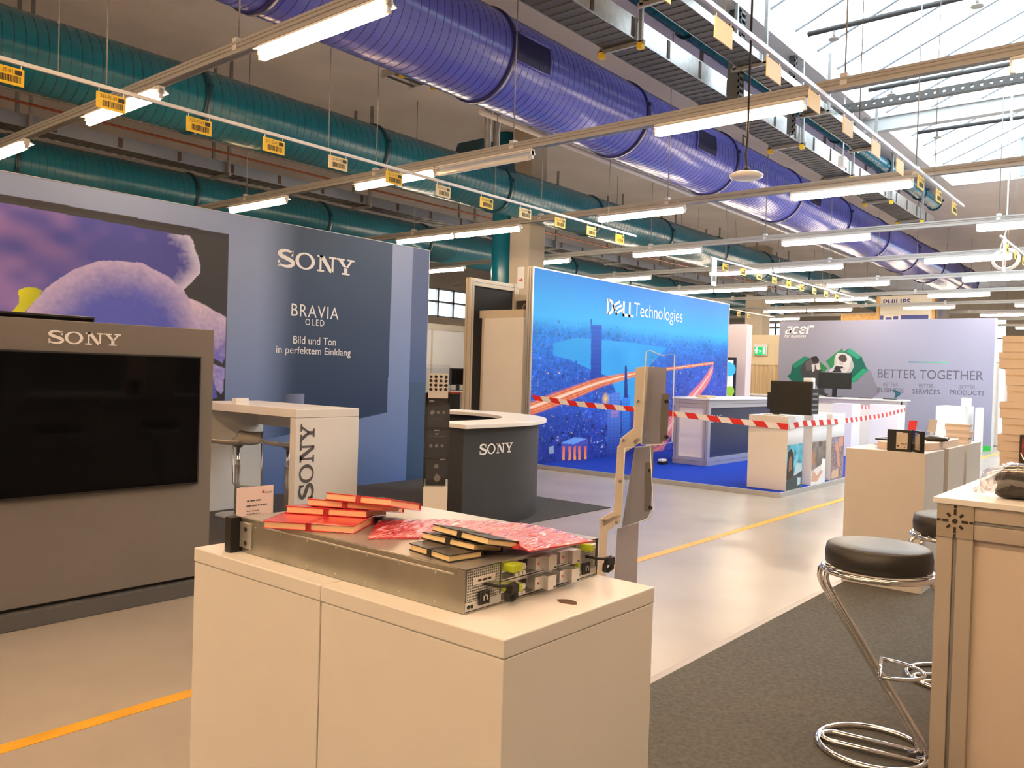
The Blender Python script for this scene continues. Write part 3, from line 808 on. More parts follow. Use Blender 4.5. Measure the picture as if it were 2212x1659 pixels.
bs.location = (4.56, 7.22, 0.008); bs.rotation_euler = (0, 0, 0.35); bs.scale = (1, 1, 0.95)
dup(bs, (4.86, 6.83, 0.008), -0.15, 'pale shell bar stool at the white high table, nearer the lettered end panel')

# ---------------------------------------------------------------- curved black counter
CBLK = mat('black_counter_laminate', srgb(46, 47, 49), 0.55, noise=(2, 0.05))
t = thing('reception_counter', 'curved black reception counter with a white top and white lettering', 'counter', (6.15, 6.66, 0.008))
def ringpts(r, a0, a1, n): return [(r*math.cos(math.radians(a0+(a1-a0)*i/n)), r*math.sin(math.radians(a0+(a1-a0)*i/n))) for i in range(n+1)]
def cshape(ro, ri, xl, a1): return [(xl, -ro)] + ringpts(ro, -90, a1, 30) + ringpts(ri, a1, -90, 30) + [(xl+0.08, -ri)]
b = MB(); b.prism([(x, y, 0.955) for x, y in cshape(1.60, 1.12, -0.66, 22)], (0, 0, 0.038), WHITE); b.build('counter_top', t, bevel=0.004)
# body sheet with a curved front
out = [(-0.60, -1.52)] + ringpts(1.52, -90, 20, 30); inn = ringpts(1.30, 20, -90, 30)+[(-0.56, -1.30)]
b = MB(); b.prism([(x, y, 0.0) for x, y in out+inn], (0, 0, 0.955), CBLK)
bo = b.build('counter_body', t)
for pl in bo.data.polygons: pl.use_smooth = abs(pl.normal.z) < 0.5
bo.modifiers.new('split', 'EDGE_SPLIT').split_angle = 0.6
a, c, d = PY(1034, 983, 5.14), PY(1107, 978, 5.14), PY(1034, 960, 5.14)
b = MB(); put_wordmark(b, (a.x-6.15, -1.524, a.z-0.008), (1, 0, 0), (0, 0, 1), c.x-a.x, d.z-a.z, INK); b.build('wordmark', t, label='white slab serif wordmark')

# ---------------------------------------------------------------- brochure stands
PAPERB = mat('black_leaflet', srgb(40, 38, 38), 0.4)
PAPERW = mat('white_leaflet', srgb(226, 222, 220), 0.5)
GREYP = mat('grey_print', srgb(130, 126, 122), 0.5)
def shade_poly(b, x, z, s, y, m, seed):
    r = random.Random(seed); n = 7
    b.add([(x+s*(0.6+0.5*r.random())*math.cos(2*math.pi*i/n), y, z+s*(0.6+0.5*r.random())*math.sin(2*math.pi*i/n)) for i in range(n)], [tuple(range(n))], m)
t = thing('brochure_stand', 'tall black brochure stand with clear pockets of camera leaflets', 'brochure stand', (4.78, 4.72, 0.0), 0.69-math.pi/2+0.12)
W2 = 0.098
b = MB(); b.box(-W2, W2, 0.06, 0.09, 0.02, 1.30, BLACK); b.box(-W2-0.004, -W2+0.004, 0.0, 0.09, 0.02, 1.30, BLACK); b.box(-0.16, 0.16, -0.12, 0.20, 0, 0.02, BLACK); b.build('frame', t)
b = MB(); b.box(-W2, W2, -0.006, 0.05, 0.0+0.02, 0.535, WHITE2); b.prism([(-W2, -0.006, 0.535), (W2, -0.006, 0.535), (W2, 0.05, 0.60), (-W2, 0.05, 0.60)], (0, 0.004, 0), RAILM); b.build('lower_panel', t, bevel=0.004)
for k, z in enumerate((0.555, 0.79, 1.025, 1.26)):
    b = MB(); lean = 0.0
    b.box(-W2, W2, -0.022, -0.019, z-0.01, z+0.24 if k == 3 else z+0.21, ACRYL); b.box(-W2-0.001, -W2+0.002, -0.02, 0.05, z-0.01, z+0.25, ACRYL); b.box(W2-0.002, W2+0.001, -0.02, 0.05, z-0.01, z+0.25, ACRYL); b.box(-W2, W2, 0.05, 0.053, z, z+(0.27 if k == 3 else 0.22), ACRYL)
    pk = b.build('pocket', t)
    b = MB(); mm = PAPERW if k == 3 else PAPERB
    b.box(-0.08, 0.08, 0.0, 0.022, z+0.0, z+(0.20 if k == 3 else 0.232), mm)
    y = -0.002
    if k == 3:
        r = random.Random(5)
        for i in range(4):
            for j in range(4): shade_poly(b, -0.06+0.04*i, z+0.07+0.034*j, 0.016, y, PAPERB, i*7+j)
    elif k == 2:
        put_text(b, 'SONY', (-0.068, y, z+0.205), (1, 0, 0), (0, 0, 1), 0.04, 0.010, INK)
        for i in range(3): shade_poly(b, -0.04+0.045*i, z+0.12, 0.022-0.004*i, y, GREYP, 30+i)
        blur_line(b, (-0.04, y, z+0.065), (1, 0, 0), (0, 0, 1), 0.08, 0.006, GREYP, 1)
    elif k == 1:
        put_text(b, 'SONY', (-0.022, y, z+0.205), (1, 0, 0), (0, 0, 1), 0.044, 0.010, INK)
        put_text(b, '\u03b17', (-0.012, y, z+0.175), (1, 0, 0), (0, 0, 1), 0.024, 0.012, INK)
        put_text(b, 'Die Vollformat Kameras', (-0.06, y, z+0.158), (1, 0, 0), (0, 0, 1), 0.12, 0.010, GREYP)
        for i in range(3): shade_poly(b, -0.045+0.045*i, z+0.085, 0.016, y, GREYP, 40+i)
    else:
        put_text(b, 'SONY', (0.03, y, z+0.205), (1, 0, 0), (0, 0, 1), 0.044, 0.010, INK)
        shade_poly(b, 0.01, z+0.06, 0.034, y, GREYP, 50); shade_poly(b, 0.005, z+0.155, 0.022, y, GREYP, 51)
    lf = tag(b.build('leaflet'), ['black leaflet with a camera lens, lowest pocket of the black brochure stand', 'black leaflet with white title lines, second lowest pocket of the black brochure stand', 'black leaflet with three cameras, second pocket of the black brochure stand', 'white leaflet with many small cameras, topmost pocket of the black brochure stand'][k], 'leaflet')
    lf.matrix_world = Matrix.Translation(t.location) @ Matrix.Rotation(t.rotation_euler.z, 4, 'Z')

# zigzag brochure stand beside the pedestal
t = thing('brochure_stand', 'empty zigzag brochure stand of clear and grey panels beside the pedestal', 'brochure stand', (0, 0, 0))
D = 3.25
def PD(x, y, dd=D): 
    d = ray(x, y); return Vector(d*dd) + Vector((0, 0, HC))
RT = Vector(CR)*1.0; RT.z = 0; RT.normalize()
FWD = Vector((CF[0], CF[1], 0)).normalized()
BEI = mat('beige_side_plate', srgb(206, 196, 182), 0.5)
GP = mat('silver_grey_panel', srgb(172, 172, 186), 0.35, 0.2, noise=(4, 0.05))
EDGE = mat('acrylic_edge', srgb(226, 232, 236), 0.2)
def PP(pts, dd=D): return [PD(x, y, dd) for x, y in pts]
ext = FWD*0.012
# cranked side plates (each plate bends forward under the pocket above)
side1 = [(1374, 794), (1402, 791), (1388, 935), (1385, 950), (1342, 972), (1338, 962), (1341, 948), (1369, 925)]
side2 = [(1341, 962), (1382, 945), (1385, 955), (1350, 978), (1345, 1102), (1340, 1118), (1299, 1140), (1296, 1122), (1326, 1104), (1334, 965)]
side3 = [(1299, 1124), (1340, 1112), (1340, 1128), (1312, 1148), (1306, 1300), (1290, 1300), (1296, 1128)]
for sd in (side1, side2, side3):
    b = MB(); b.prism(PP(sd), ext, BEI)
    for (bx, by) in {0: [(1378, 866), (1346, 951), (1372, 954)], 1: [(1339, 1039)], 2: [(1306, 1124), (1331, 1128)]}[(side1, side2, side3).index(sd)]:
        q = PD(bx, by, D-0.002); b.cyl(q, q-FWD*0.006, 0.006, DKSTEEL, 10)
    b.build('side_plate', t, bevel=0.001)
for pts in ([(1399, 792), (1440, 794), (1434, 950), (1428, 962), (1384, 960)], [(1372, 968), (1412, 962), (1406, 1102), (1398, 1120), (1344, 1138)], [(1334, 1142), (1380, 1126), (1374, 1300), (1324, 1300)]):
    b = MB(); b.prism(PP(pts, D+0.05), ext, GP); b.build('back_panel', t)
for pts in ([(1396, 760), (1404, 757), (1430, 768), (1457, 765), (1452, 955), (1430, 960), (1385, 960)], [(1350, 968), (1404, 962), (1412, 1105), (1398, 1122), (1342, 1140)]):
    b = MB(); b.prism(PP(pts, D-0.05), FWD*0.003, ACRYL)
    q = PP(pts, D-0.051); b.tube(q, 0.0022, EDGE, 6, closed=True)
    L0, L1 = q[0], q[-1]
    for u_ in (0.12, 0.30):
        e_ = (q[1]-q[0])*u_ if len(q) == 5 else Vector(PD(pts[1][0]+26*u_, pts[1][1]+4, D-0.051))-q[0]
        b.tube([L0+e_+Vector((0, 0, -0.01)), L1+e_*0.9+Vector((0, 0, 0.01))], 0.003, ACRYL, 6)  # clear rods added to imitate vertical highlight bands on the pocket
    b.build('pocket', t)
for pts in ([(1430, 852), (1447, 850), (1441, 952), (1426, 952)], [(1395, 1000), (1412, 998), (1405, 1105), (1392, 1105)]):
    b = MB(); b.prism(PP(pts, D+0.02), ext, mat('grey_rail', srgb(120, 116, 114), 0.5))
    for k in (0.15, 0.9):
        q = PD(pts[0][0]+9, pts[0][1]+(pts[2][1]-pts[1][1])*k, D-0.01); b.cyl(q, q-FWD*0.012, 0.008, BLACKM, 10)
    b.build('side_rail', t)
b = MB(); q = PD(1282, 1290); q = Vector((q.x, q.y, 0)); 
b.box(q.x-0.10, q.x+0.10, q.y-0.10, q.y+0.10, 0.0065, 0.02, DKSTEEL); b.cyl((q.x, q.y, 0.02), PD(1335, 1292, D+0.04), 0.02, DKSTEEL); b.build('foot', t)

# ================================================================ the city picture booth
DY = 7.94
DX0, DX1, DZ0, DZ1 = 10.06, 16.95, 0.06, 3.11
NXD, NZD = 640, 300
def city_print():
    X, Z = np.meshgrid(np.linspace(DX0, DX1, NXD), np.linspace(DZ0, DZ1, NZD))
    def onw(pts): return [(PY(x, y, DY).x, PY(x, y, DY).z) for x, y in pts]
    def C(r, g, b): return np.array(srgb(r, g, b))
    def mixc(a, b, t): t = np.clip(t, 0, 1)[..., None]; return C(*a)*(1-t)+C(*b)*t
    n1 = blur_noise(NXD, NZD, 14, 7, 11); n2 = blur_noise(NXD, NZD, 70, 40, 12); n3 = blur_noise(NXD, NZD, 220, 110, 13)
    hz = onw([(1250, 690)])[0][1]
    rt = (X-DX0)/(DX1-DX0)
    img = mixc((60, 176, 246), (24, 128, 222), (Z-hz)/(DZ1-hz))
    dep = np.clip((hz-Z)/(hz-DZ0), 0, 1)
    far = mixc((44, 146, 232), (30, 92, 200), dep*2.4)
    near = mixc((40, 104, 210), (44, 64, 164), dep*1.2-0.1)
    city = far*(1-np.clip(dep*1.6, 0, 1))[..., None]+near*np.clip(dep*1.6, 0, 1)[..., None]
    city = city*(0.72+0.5*n1+0.25*(n2-0.5)+0.55*(n3-0.5))[..., None]
    city = city*(1-0.55*np.clip(rt*1.5-0.6, 0, 1)*np.clip(dep*2, 0, 1))[..., None] + (C(84, 74, 178)*0.55)*(np.clip(rt*1.5-0.6, 0, 1)*np.clip(dep*2, 0, 1))[..., None]
    k = np.clip((hz-Z)/0.22+0.4*(n3-0.5), 0, 1)[..., None]
    img = img*(1-k)+city*k
    river = in_poly(X, Z, onw([(1195, 742), (1240, 730), (1300, 734), (1380, 742), (1440, 752), (1405, 790), (1375, 830), (1372, 884), (1336, 862), (1318, 815), (1282, 802), (1232, 778), (1195, 768)]))
    img[river] = (mixc((62, 170, 236), (40, 150, 226), n1))[river]
    r = random.Random(3)
    def ix(x): return int((x-DX0)/(DX1-DX0)*(NXD-1))
    def iz(z): return int((z-DZ0)/(DZ1-DZ0)*(NZD-1))
    pal = [(120, 200, 250), (70, 170, 240), (150, 210, 250), (90, 150, 230), (230, 140, 150), (250, 214, 190), (36, 60, 150), (22, 40, 110), (28, 48, 124), (40, 90, 200)]
    # roofs and house blocks, bigger towards the foreground
    for i in range(900):
        x, d = r.uniform(DX0, DX1), r.random()
        z = hz-0.05-d*(hz-DZ0-0.12); a, b = ix(x), iz(z)
        if river[b, a]: continue
        w, h = 2+int(r.random()*(2+9*d)), 2+int(r.random()*(2+9*d)); k = r.uniform(0.45, 1.35)
        img[b:b+h, a:a+w] = img[b, a]*k
        if r.random() < 0.5: img[b+h:b+h+1, a:a+w] = img[b, a]*1.2+C(60, 130, 220)*0.25
    for i in range(5600):
        x, d = r.uniform(DX0, DX1), r.random()**0.8
        z = hz-0.02-d*(hz-DZ0-0.05)
        a, b = ix(x), iz(z)
        if river[b, a] or n2[b, a]+0.5*n1[b, a] < 0.62+0.25*r.random(): continue
        w, h = 1+int(r.random()**2*(1+3.4*d)), 1+int(r.random()**2*(1+3*d))
        img[b:b+h, a:a+w] = C(*pal[int(r.random()**1.2*len(pal))])*r.uniform(0.3, 0.85)+img[b, a]*0.2
    def blk(pts, c0, c1=None, win=None):
        p = onw(pts); mk = in_poly(X, Z, p)
        zz = (Z-min(q[1] for q in p))/(max(q[1] for q in p)-min(q[1] for q in p))
        img[mk] = mixc(c0, c1 or c0, zz)[mk]
        if win is not None:
            g = mk & (((X*win[0]).astype(int) % 2 == 0) & ((Z*win[1]).astype(int) % 2 == 0)); img[g] *= 1.25
    blk([(1277, 703), (1300, 702), (1299, 816), (1276, 820)], (26, 60, 160), (40, 96, 196), (30, 26))
    blk([(1276, 690), (1278, 690), (1278, 712), (1276, 712)], (30, 80, 180))
    def road(pts, c0, c1, core, k):
        p = onw(pts[:len(pts)//2]), onw(pts[len(pts)//2:][::-1])
        xs = np.array([q[0] for q in p[0]]); top = np.interp(X, xs, [q[1] for q in p[0]]); bot = np.interp(X, [q[0] for q in p[1]], [q[1] for q in p[1]])
        t = (Z-bot)/np.maximum(top-bot, 1e-3); mk = (t > 0) & (t < 1) & (X > xs[0]) & (X < xs[-1])
        s = np.sin(t*38+n1*3)*0.5+0.5
        c = mixc(c0, c1, s*0.7+0.4*(n2-0.5)); c = c + (C(*core)-c)*np.clip(1-np.abs(t-0.55-0.12*(n1-0.5))/0.13, 0, 1)[..., None]
        al = np.clip(np.minimum(t, 1-t)*6, 0, 1)[..., None]
        img[mk] = (img*(1-al)+c*al)[mk]
    road([(1143, 868), (1200, 845), (1290, 815), (1380, 800), (1470, 790), (1542, 781), (1542, 788), (1470, 798), (1380, 812), (1300, 838), (1215, 876), (1143, 902)], (206, 92, 70), (250, 170, 110), (255, 236, 214), 1)
    road([(1380, 985), (1420, 925), (1470, 868), (1515, 822), (1541, 783), (1545, 795), (1530, 832), (1495, 880), (1450, 945), (1425, 990)], (214, 96, 116), (255, 170, 160), (255, 214, 204), 2)
    blk([(1313, 852), (1340, 846), (1340, 985), (1311, 990)], (40, 66, 160), (84, 128, 220), (16, 34))
    blk([(1343, 858), (1360, 852), (1362, 980), (1343, 984)], (30, 54, 140), (60, 130, 230), (20, 30))
    blk([(1350, 790), (1354, 790), (1356, 860), (1348, 860)], (28, 56, 140))
    # lit block with columns
    blk([(1212, 958), (1270, 948), (1270, 992), (1212, 998)], (52, 56, 150), (80, 90, 190))
    for q in (1215, 1228, 1239, 1249, 1262):
        blk([(q, 965), (q+5, 964), (q+5, 994), (q, 995)], (255, 170, 90), (230, 110, 90))
    for pts in ([(1210, 958), (1240, 945), (1268, 948), (1240, 960)],): blk(pts, (110, 160, 235))
    blk([(1186, 965), (1196, 964), (1196, 980), (1186, 981)], (150, 170, 190))
    for q in range(5): blk([(1319, 887+q*3.2), (1336, 886+q*3.2), (1336, 888+q*3.2), (1319, 889+q*3.2)], (170, 130, 190))
    gl = onw([(1308, 862)])[0]; dd = np.hypot((X-gl[0])/0.13, (Z-gl[1])/0.13); a = np.clip(1-dd, 0, 1)[..., None]; img = img*(1-a)+C(255, 210, 90)*a
    return img
cw = thing('exhibition_wall', 'tall print wall with a blue night city picture and white lettering', 'display wall', (DX0, DY, 0.063))
b = MB(); b.box(0, DX1-DX0, 0.008, 0.11, 0, DZ1-DZ0, WHITE2); b.build('wall_panel', cw)
for x0, x1 in ((-0.03, 0.0), (DX1-DX0, DX1-DX0+0.03)):
    b = MB(); b.box(x0, x1, -0.006, 0.11, 0, DZ1-DZ0+0.02, ALU); 
    for yy in (0.02, 0.06): b.box(x0-0.002, x1, yy, yy+0.012, 0, DZ1-DZ0, DKSTEEL)
    b.build('edge_profile', cw)
b = MB(); b.box(0, DX1-DX0, -0.005, 0.11, DZ1-DZ0, DZ1-DZ0+0.02, ALU); b.build('top_profile', cw)
print_sheet('city_print', cw, (0, 0, 0), (1, 0, 0), (0, 0, 1), DX1-DX0, DZ1-DZ0, NXD, NZD, city_print(), PRINT)
b = MB()
def lmap(fn, px0, py_bl, px1, py_tl): wall_text(b, px0, py_bl, px1, py_tl, DY, DX0, DY, fn)
def dl(o, w, h):
    o = Vector(o); o.z -= 0.06
    D = [[(0, 0), (0.16, 0), (0.16, 1), (0, 1)]] + ring(0.22, 0.5, 0.36, 0.5, 0.17, 0.30, 16, -math.pi/2, math.pi/2) + [R4(0.1, 0.24, 0, 0.2), R4(0.1, 0.24, 0.8, 1)]
    D = [[(x*0.46, z) for x, z in pl] for pl in D]
    c0 = (0.40, 0.5)
    E = [R4(-0.17, -0.10, -0.36, 0.36), R4(-0.17, 0.20, 0.20, 0.36), R4(-0.17, 0.20, -0.08, 0.08), R4(-0.17, 0.20, -0.36, -0.20)]
    a = math.radians(33); E = [[(c0[0]+x*math.cos(a)*0.9-z*math.sin(a)*0.42, c0[1]+x*math.sin(a)*1.9+z*math.cos(a)) for x, z in pl] for pl in E]
    LL = [R4(0.60, 0.67, 0, 1), R4(0.60, 0.80, 0, 0.18), R4(0.83, 0.90, 0, 1), R4(0.83, 1.02, 0, 0.18)]
    flat(b, D+E+LL, o, (1, 0, 0), (0, 0, 1), w, h, INK)
lmap(dl, 1310, 679, 1367, 645)
lmap(lambda o, w, h: put_text(b, 'Technologies', (o[0], o[1], o[2]-0.06-0.23*h), (1, 0, 0), (0, 0, 1), w, h*1.25, INK), 1369, 685, 1474, 654)
b.build('wordmark', cw, label='white wordmark')

BLUEC = mat('royal_blue_carpet', srgb(22, 56, 160), 0.9, spec=0.1, noise=(40, 0.08), bump=(300, 0.1))
t = thing('booth_platform', 'low booth platform with royal blue carpet and silver edging', 'platform', (10.28, 4.03, 0))
b = MB(); b.box(0.03, 7.2, 0.03, 4.05, 0.0, 0.0615, BLUEC); b.build('carpet', t)
b = MB(); b.box(0, 0.03, 0, 4.05, 0, 0.0625, ALU); b.build('edging', t)
b = MB(); b.box(0.03, 7.2, 0, 0.03, 0, 0.0625, ALU); b.build('edging', t)
PZ0 = 0.063
# aluminium framed counter
def star(b, c, xd, up, s, m, mb):
    """square connector plate with a star of slots"""
    c, xd, up = Vector(c), Vector(xd), Vector(up); n = xd.cross(up)
    b.prism([c-xd*s-up*s, c+xd*s-up*s, c+xd*s+up*s, c-xd*s+up*s], n*0.004, m)
    for k in range(8):
        a = k*math.pi/4; d = xd*math.cos(a)+up*math.sin(a); e = n.cross(d)
        r0, r1, w = (0.36*s, 0.62*s if k % 2 else 0.72*s, 0.075*s)
        b.prism([c+d*r0-e*w+n*0.0045, c+d*r1-e*w+n*0.0045, c+d*r1+e*w+n*0.0045, c+d*r0+e*w+n*0.0045], n*0.0008, mb)
        if k % 2 == 0: b.prism([c+d*0.78*s-e*w+n*0.0045, c+d*0.98*s-e*w+n*0.0045, c+d*0.98*s+e*w+n*0.0045, c+d*0.78*s+e*w+n*0.0045], n*0.0008, mb)
    b.cyl(c+n*0.004, c+n*0.0055, 0.15*s, mb, 14)
PANELD = mat('midnight_blue_panel', srgb(36, 44, 66), 0.35)
PANELW = mat('white_infill_panel', (0.78, 0.77, 0.76), 0.5)
t = thing('counter', 'aluminium framed counter with a midnight blue front on the blue platform', 'counter', (12.40, 6.10, PZ0))
CL, CW, CH = 2.9, 0.62, 1.075
b = MB(); b.box(-0.03, CL+0.03, -0.03, CW+0.03, CH, CH+0.03, WHITE); b.build('counter_top', t, bevel=0.003)
fr = MB()
for x in (0, CL-0.09):
    for y in (0, CW-0.09):
        fr.box(x, x+0.09, y, y+0.09, 0, CH, ALU)
for z in (0.0, CH-0.13):
    fr.box(0.09, CL-0.09, 0.005, 0.085, z, z+0.13, ALU); fr.box(0.09, CL-0.09, CW-0.085, CW-0.005, z, z+0.13, ALU)
    fr.box(0.005, 0.085, 0.09, CW-0.09, z, z+0.13, ALU); fr.box(CL-0.085, CL-0.005, 0.09, CW-0.09, z, z+0.13, ALU)
    fr.box(0.09, CL-0.09, 0.003, 0.006, z+0.06, z+0.07, DKSTEEL); fr.box(0.003, 0.006, 0.09, CW-0.09, z+0.06, z+0.07, DKSTEEL)
for y in (0.04, CW-0.05): fr.box(-0.001, 0.004, y, y+0.01, 0.1, CH-0.1, DKSTEEL)
fr.build('frame', t)
for (cy, cz) in ((0.045, 0.06), (0.045, CH-0.06), (CW-0.045, 0.06), (CW-0.045, CH-0.06)):
    b = MB(); star(b, (-0.001, cy, cz), (0, -1, 0), (0, 0, 1), 0.05, ALU, DKSTEEL); b.build('corner_connector', t)
b = MB(); b.box(0.09, CL-0.09, 0.03, 0.04, 0.13, CH-0.13, PANELD); put_text(b, 'EMC', (0.15, 0.028, 0.70), (1, 0, 0), (0, 0, 1), 0.42, 0.13, ALU); b.build('front_panel', t, label='midnight blue front panel with letters')
b = MB(); b.box(0.03, 0.04, 0.09, CW-0.09, 0.13, CH-0.13, PANELW); b.build('side_panel', t)
KRAFT = mat('brown_cardboard', srgb(202, 174, 130), 0.7)
p = PZ(1525, 863, PZ0+CH+0.03)
b = MB(); b.box(-0.16, 0.16, -0.10, 0.10, 0, 0.035, KRAFT); o = tag(b.build('cardboard_box', bevel=0.003), 'flat brown cardboard box on the midnight blue counter', 'box'); o.location = (PY(1525, 860, 6.35).x, 6.35, PZ0+CH+0.0305)
# power block on the platform
p = PZ(1450, 1003, PZ0)
b = MB(); b.box(-0.10, 0.10, -0.05, 0.05, 0, 0.05, BLACK); b.box(-0.09, 0.05, -0.04, 0.04, 0.05, 0.085, WHITE)
o = tag(b.build('power_strip', bevel=0.006), 'black power strip with a white plug left of the midnight blue counter', 'power strip'); o.location = (p.x-0.1, p.y+0.1, PZ0)

# photo pedestals with their prints
def photo_img(kind, nx=60, nz=110):
    u, v = np.meshgrid(np.linspace(0, 1, nx), np.linspace(0, 1, nz))
    def C(r, g, b): return np.array(srgb(r, g, b))
    def mixc(a, b, t): t = np.clip(t, 0, 1)[..., None]; return C(*a)*(1-t)+C(*b)*t
    n = blur_noise(nx, nz, 8, 14, 60+kind); n2 = blur_noise(nx, nz, 25, 40, 70+kind)
    img = mixc((70, 74, 84), (232, 236, 242), (v-0.42)*3)
    if kind == 0:
        img = np.where((v < 0.62)[..., None], mixc((30, 90, 120), (110, 200, 226), n*1.2+0.2*(u-0.3)), img)
        img[in_poly(u, v, [(0, 0.15), (0.05, 0.52), (0.25, 0.57), (0.42, 0.48), (0.45, 0.2), (0.3, 0.12)])] = C(62, 50, 44)
        img[in_poly(u, v, [(0.12, 0.25), (0.14, 0.44), (0.28, 0.46), (0.34, 0.28)])] = C(150, 112, 90)
        img[in_poly(u, v, [(0.45, 0.2), (0.62, 0.36), (0.95, 0.34), (1, 0.2), (1, 0.1)])] = C(180, 206, 216)
        img[in_poly(u, v, [(0, 0), (1, 0), (1, 0.24), (0, 0.13)])] = C(66, 76, 82)
        img[in_poly(u, v, [(0.7, 0.04), (0.9, 0.05), (0.92, 0.14), (0.7, 0.15)])] = C(176, 206, 220)
    elif kind == 1:
        img = np.where((v < 0.62)[..., None], mixc((90, 84, 82), (150, 140, 136), n), img)
        img[in_poly(u, v, [(0, 0.0), (1, 0.0), (1, 0.3), (0, 0.2)])] = C(226, 224, 228)
        img[in_poly(u, v, [(0.0, 0.28), (0.0, 0.5), (0.18, 0.46), (0.25, 0.3)])] = C(170, 126, 106)
        img[in_poly(u, v, [(0.0, 0.05), (0.1, 0.22), (0.4, 0.12), (0.7, 0.2), (0.8, 0.16), (0.4, 0.03)])] = C(206, 164, 142)
        img[in_poly(u, v, [(0.7, 0.18), (0.75, 0.36), (1, 0.34), (1, 0.2)])] = C(236, 238, 240)
    else:
        img = np.where((v < 0.66)[..., None], mixc((70, 76, 96), (176, 150, 150), n2*0.8+0.3*n), img)
        for q in ([(0.25, 0.5), (0.45, 0.6), (0.6, 0.44), (0.72, 0.2), (0.55, 0.18), (0.45, 0.4)], [(0.5, 0.62), (0.9, 0.66), (0.9, 0.5), (0.6, 0.5)]): img[in_poly(u, v, q)] = C(206, 150, 134)
        img[in_poly(u, v, [(0.05, 0.02), (0.1, 0.14), (0.6, 0.16), (0.6, 0.02)])] = C(206, 176, 150)
        img[in_poly(u, v, [(0.3, 0.55), (0.42, 0.57), (0.42, 0.64), (0.3, 0.63)])] = C(110, 170, 220)
    return img
PEDC = mat('cream_laminate', (0.80, 0.775, 0.73), 0.4, noise=(2, 0.02))
pn = ['of a long haired person at a blue screen', 'showing hands at a laptop', 'showing people in a busy room']
for k, x0 in enumerate((10.52, 11.42, 12.20)):
    t = thing('photo_pedestal', 'white pedestal with a photo print %s' % pn[k], 'pedestal', (x0, 4.06, PZ0), group=None)
    b = MB(); b.box(0, 0.56, 0, 0.53, 0, 0.965, PEDC); b.build('body', t, bevel=0.003)
    print_sheet('photo_print', t, (0.003, -0.002, 0.003), (1, 0, 0), (0, 0, 1), 0.554, 0.955, 60, 110, photo_img(k), PRINT)
# monitors standing on the pedestals
t = thing('monitor', 'large dark monitor facing the viewer on the photo pedestals', 'monitor', (10.75, 4.33, PZ0+0.965))
a = PX(1665, 822, 10.72); c = PX(1752, 888, 10.72)
b = MB(); b.box(-0.03, 0.02, c.y-4.33, a.y-4.33, 0.02, a.z-PZ0-0.965, BLACK); b.build('casing', t, bevel=0.004)
b = MB(); b.box(-0.032, -0.030, c.y-4.33+0.012, a.y-4.33-0.012, 0.035, a.z-PZ0-0.98, mat('monitor_glass', (0.02, 0.018, 0.013), 0.25)); b.build('screen', t)
b = MB(); b.box(0.02, 0.07, -0.12, 0.12, 0.08, 0.30, BLACK); b.box(0.03, 0.06, -0.04, 0.04, 0.0, 0.2, BLACK); b.box(-0.08, 0.12, -0.13, 0.13, 0, 0.012, ALU); b.build('stand', t)
t = thing('desktop_computer', 'black computer tower behind the large dark monitor', 'computer', (11.65, 4.20, PZ0+0.965))
b = MB(); b.box(-0.2, 0.2, -0.06, 0.06, 0, 0.36, BLACK); b.build('case', t, bevel=0.004)
b = MB()
for z in (0.05, 0.12, 0.2, 0.27): b.box(-0.17, 0.15, -0.063, -0.06, z, z+0.03, mat('port_grey', srgb(110, 112, 116), 0.5))
b.build('port_panel', t)
b = MB(); b.box(-0.07, 0.07, -0.06, 0.06, 0, 0.15, WHITE); o = tag(b.build('white_box', bevel=0.008), 'small white device box on top of the black computer tower', 'box'); o.location = (11.62, 4.2, PZ0+0.965+0.36)

# red and white barrier tape
def tape(name, label, pts, n_per_m=3.2, w=0.075, phase=0):
    P = [Vector(p) for p in pts]
    L = [0.0]
    for i in range(len(P)-1): L.append(L[-1]+(P[i+1]-P[i]).length)
    red, wh = mat('tape_red', srgb(214, 34, 34), 0.4), mat('tape_white', srgb(236, 234, 234), 0.4)
    def at(s):
        s = max(0, min(L[-1], s))
        for i in range(len(P)-1):
            if s <= L[i+1]+1e-9: return P[i].lerp(P[i+1], (s-L[i])/(L[i+1]-L[i]))
        return P[-1]
    b = MB(); st = 0.5/n_per_m; s, k = 0.0, phase; sl = 0.06
    while s < L[-1]:
        a0, a1 = at(s), at(s+st); c0, c1 = at(s+sl), at(s+st+sl)
        b.quad(a0+Vector((0, 0, w/2)), a1+Vector((0, 0, w/2)), c1-Vector((0, 0, w/2)), c0-Vector((0, 0, w/2)), red if k % 2 == 0 else wh)
        s += st; k += 1
    o = b.build(name); sd = o.modifiers.new('thickness', 'SOLIDIFY'); sd.thickness = 0.001
    return tag(o, label, 'barrier tape')
e = PX(1699, 922, 10.505)
q0 = Vector((10.06, 7.92, PY(1150, 858, 7.92).z))
pts = [q0]
for (px, py) in ((1250, 873), (1360, 883), (1450, 893), (1570, 908)):
    f = (px-1150)/(1699-1150); pts.append(PX(px, py, 10.07+0.42*f))
pts.append(Vector((10.505, 4.05, e.z)))
tape('barrier_tape', 'red and white barrier tape from the city picture wall to the photo pedestals', pts)
pts = [Vector((10.51, 4.045, e.z))]
for (px, py) in ((1730, 915), (1790, 912), (1806, 911), (1850, 906), (1910, 897), (1955, 885)):
    pts.append(PY(px, py, 4.045+0.34*max(0, (px-1806)/149.0)))
tape('barrier_tape', 'red and white barrier tape from the photo pedestals towards the white pedestals', pts, phase=1)

tape('barrier_tape', 'short piece of barrier tape between the two white pedestals behind the photo pedestals', [PX(1860, 879, 17.2), PX(1878, 881, 17.99)], phase=0)
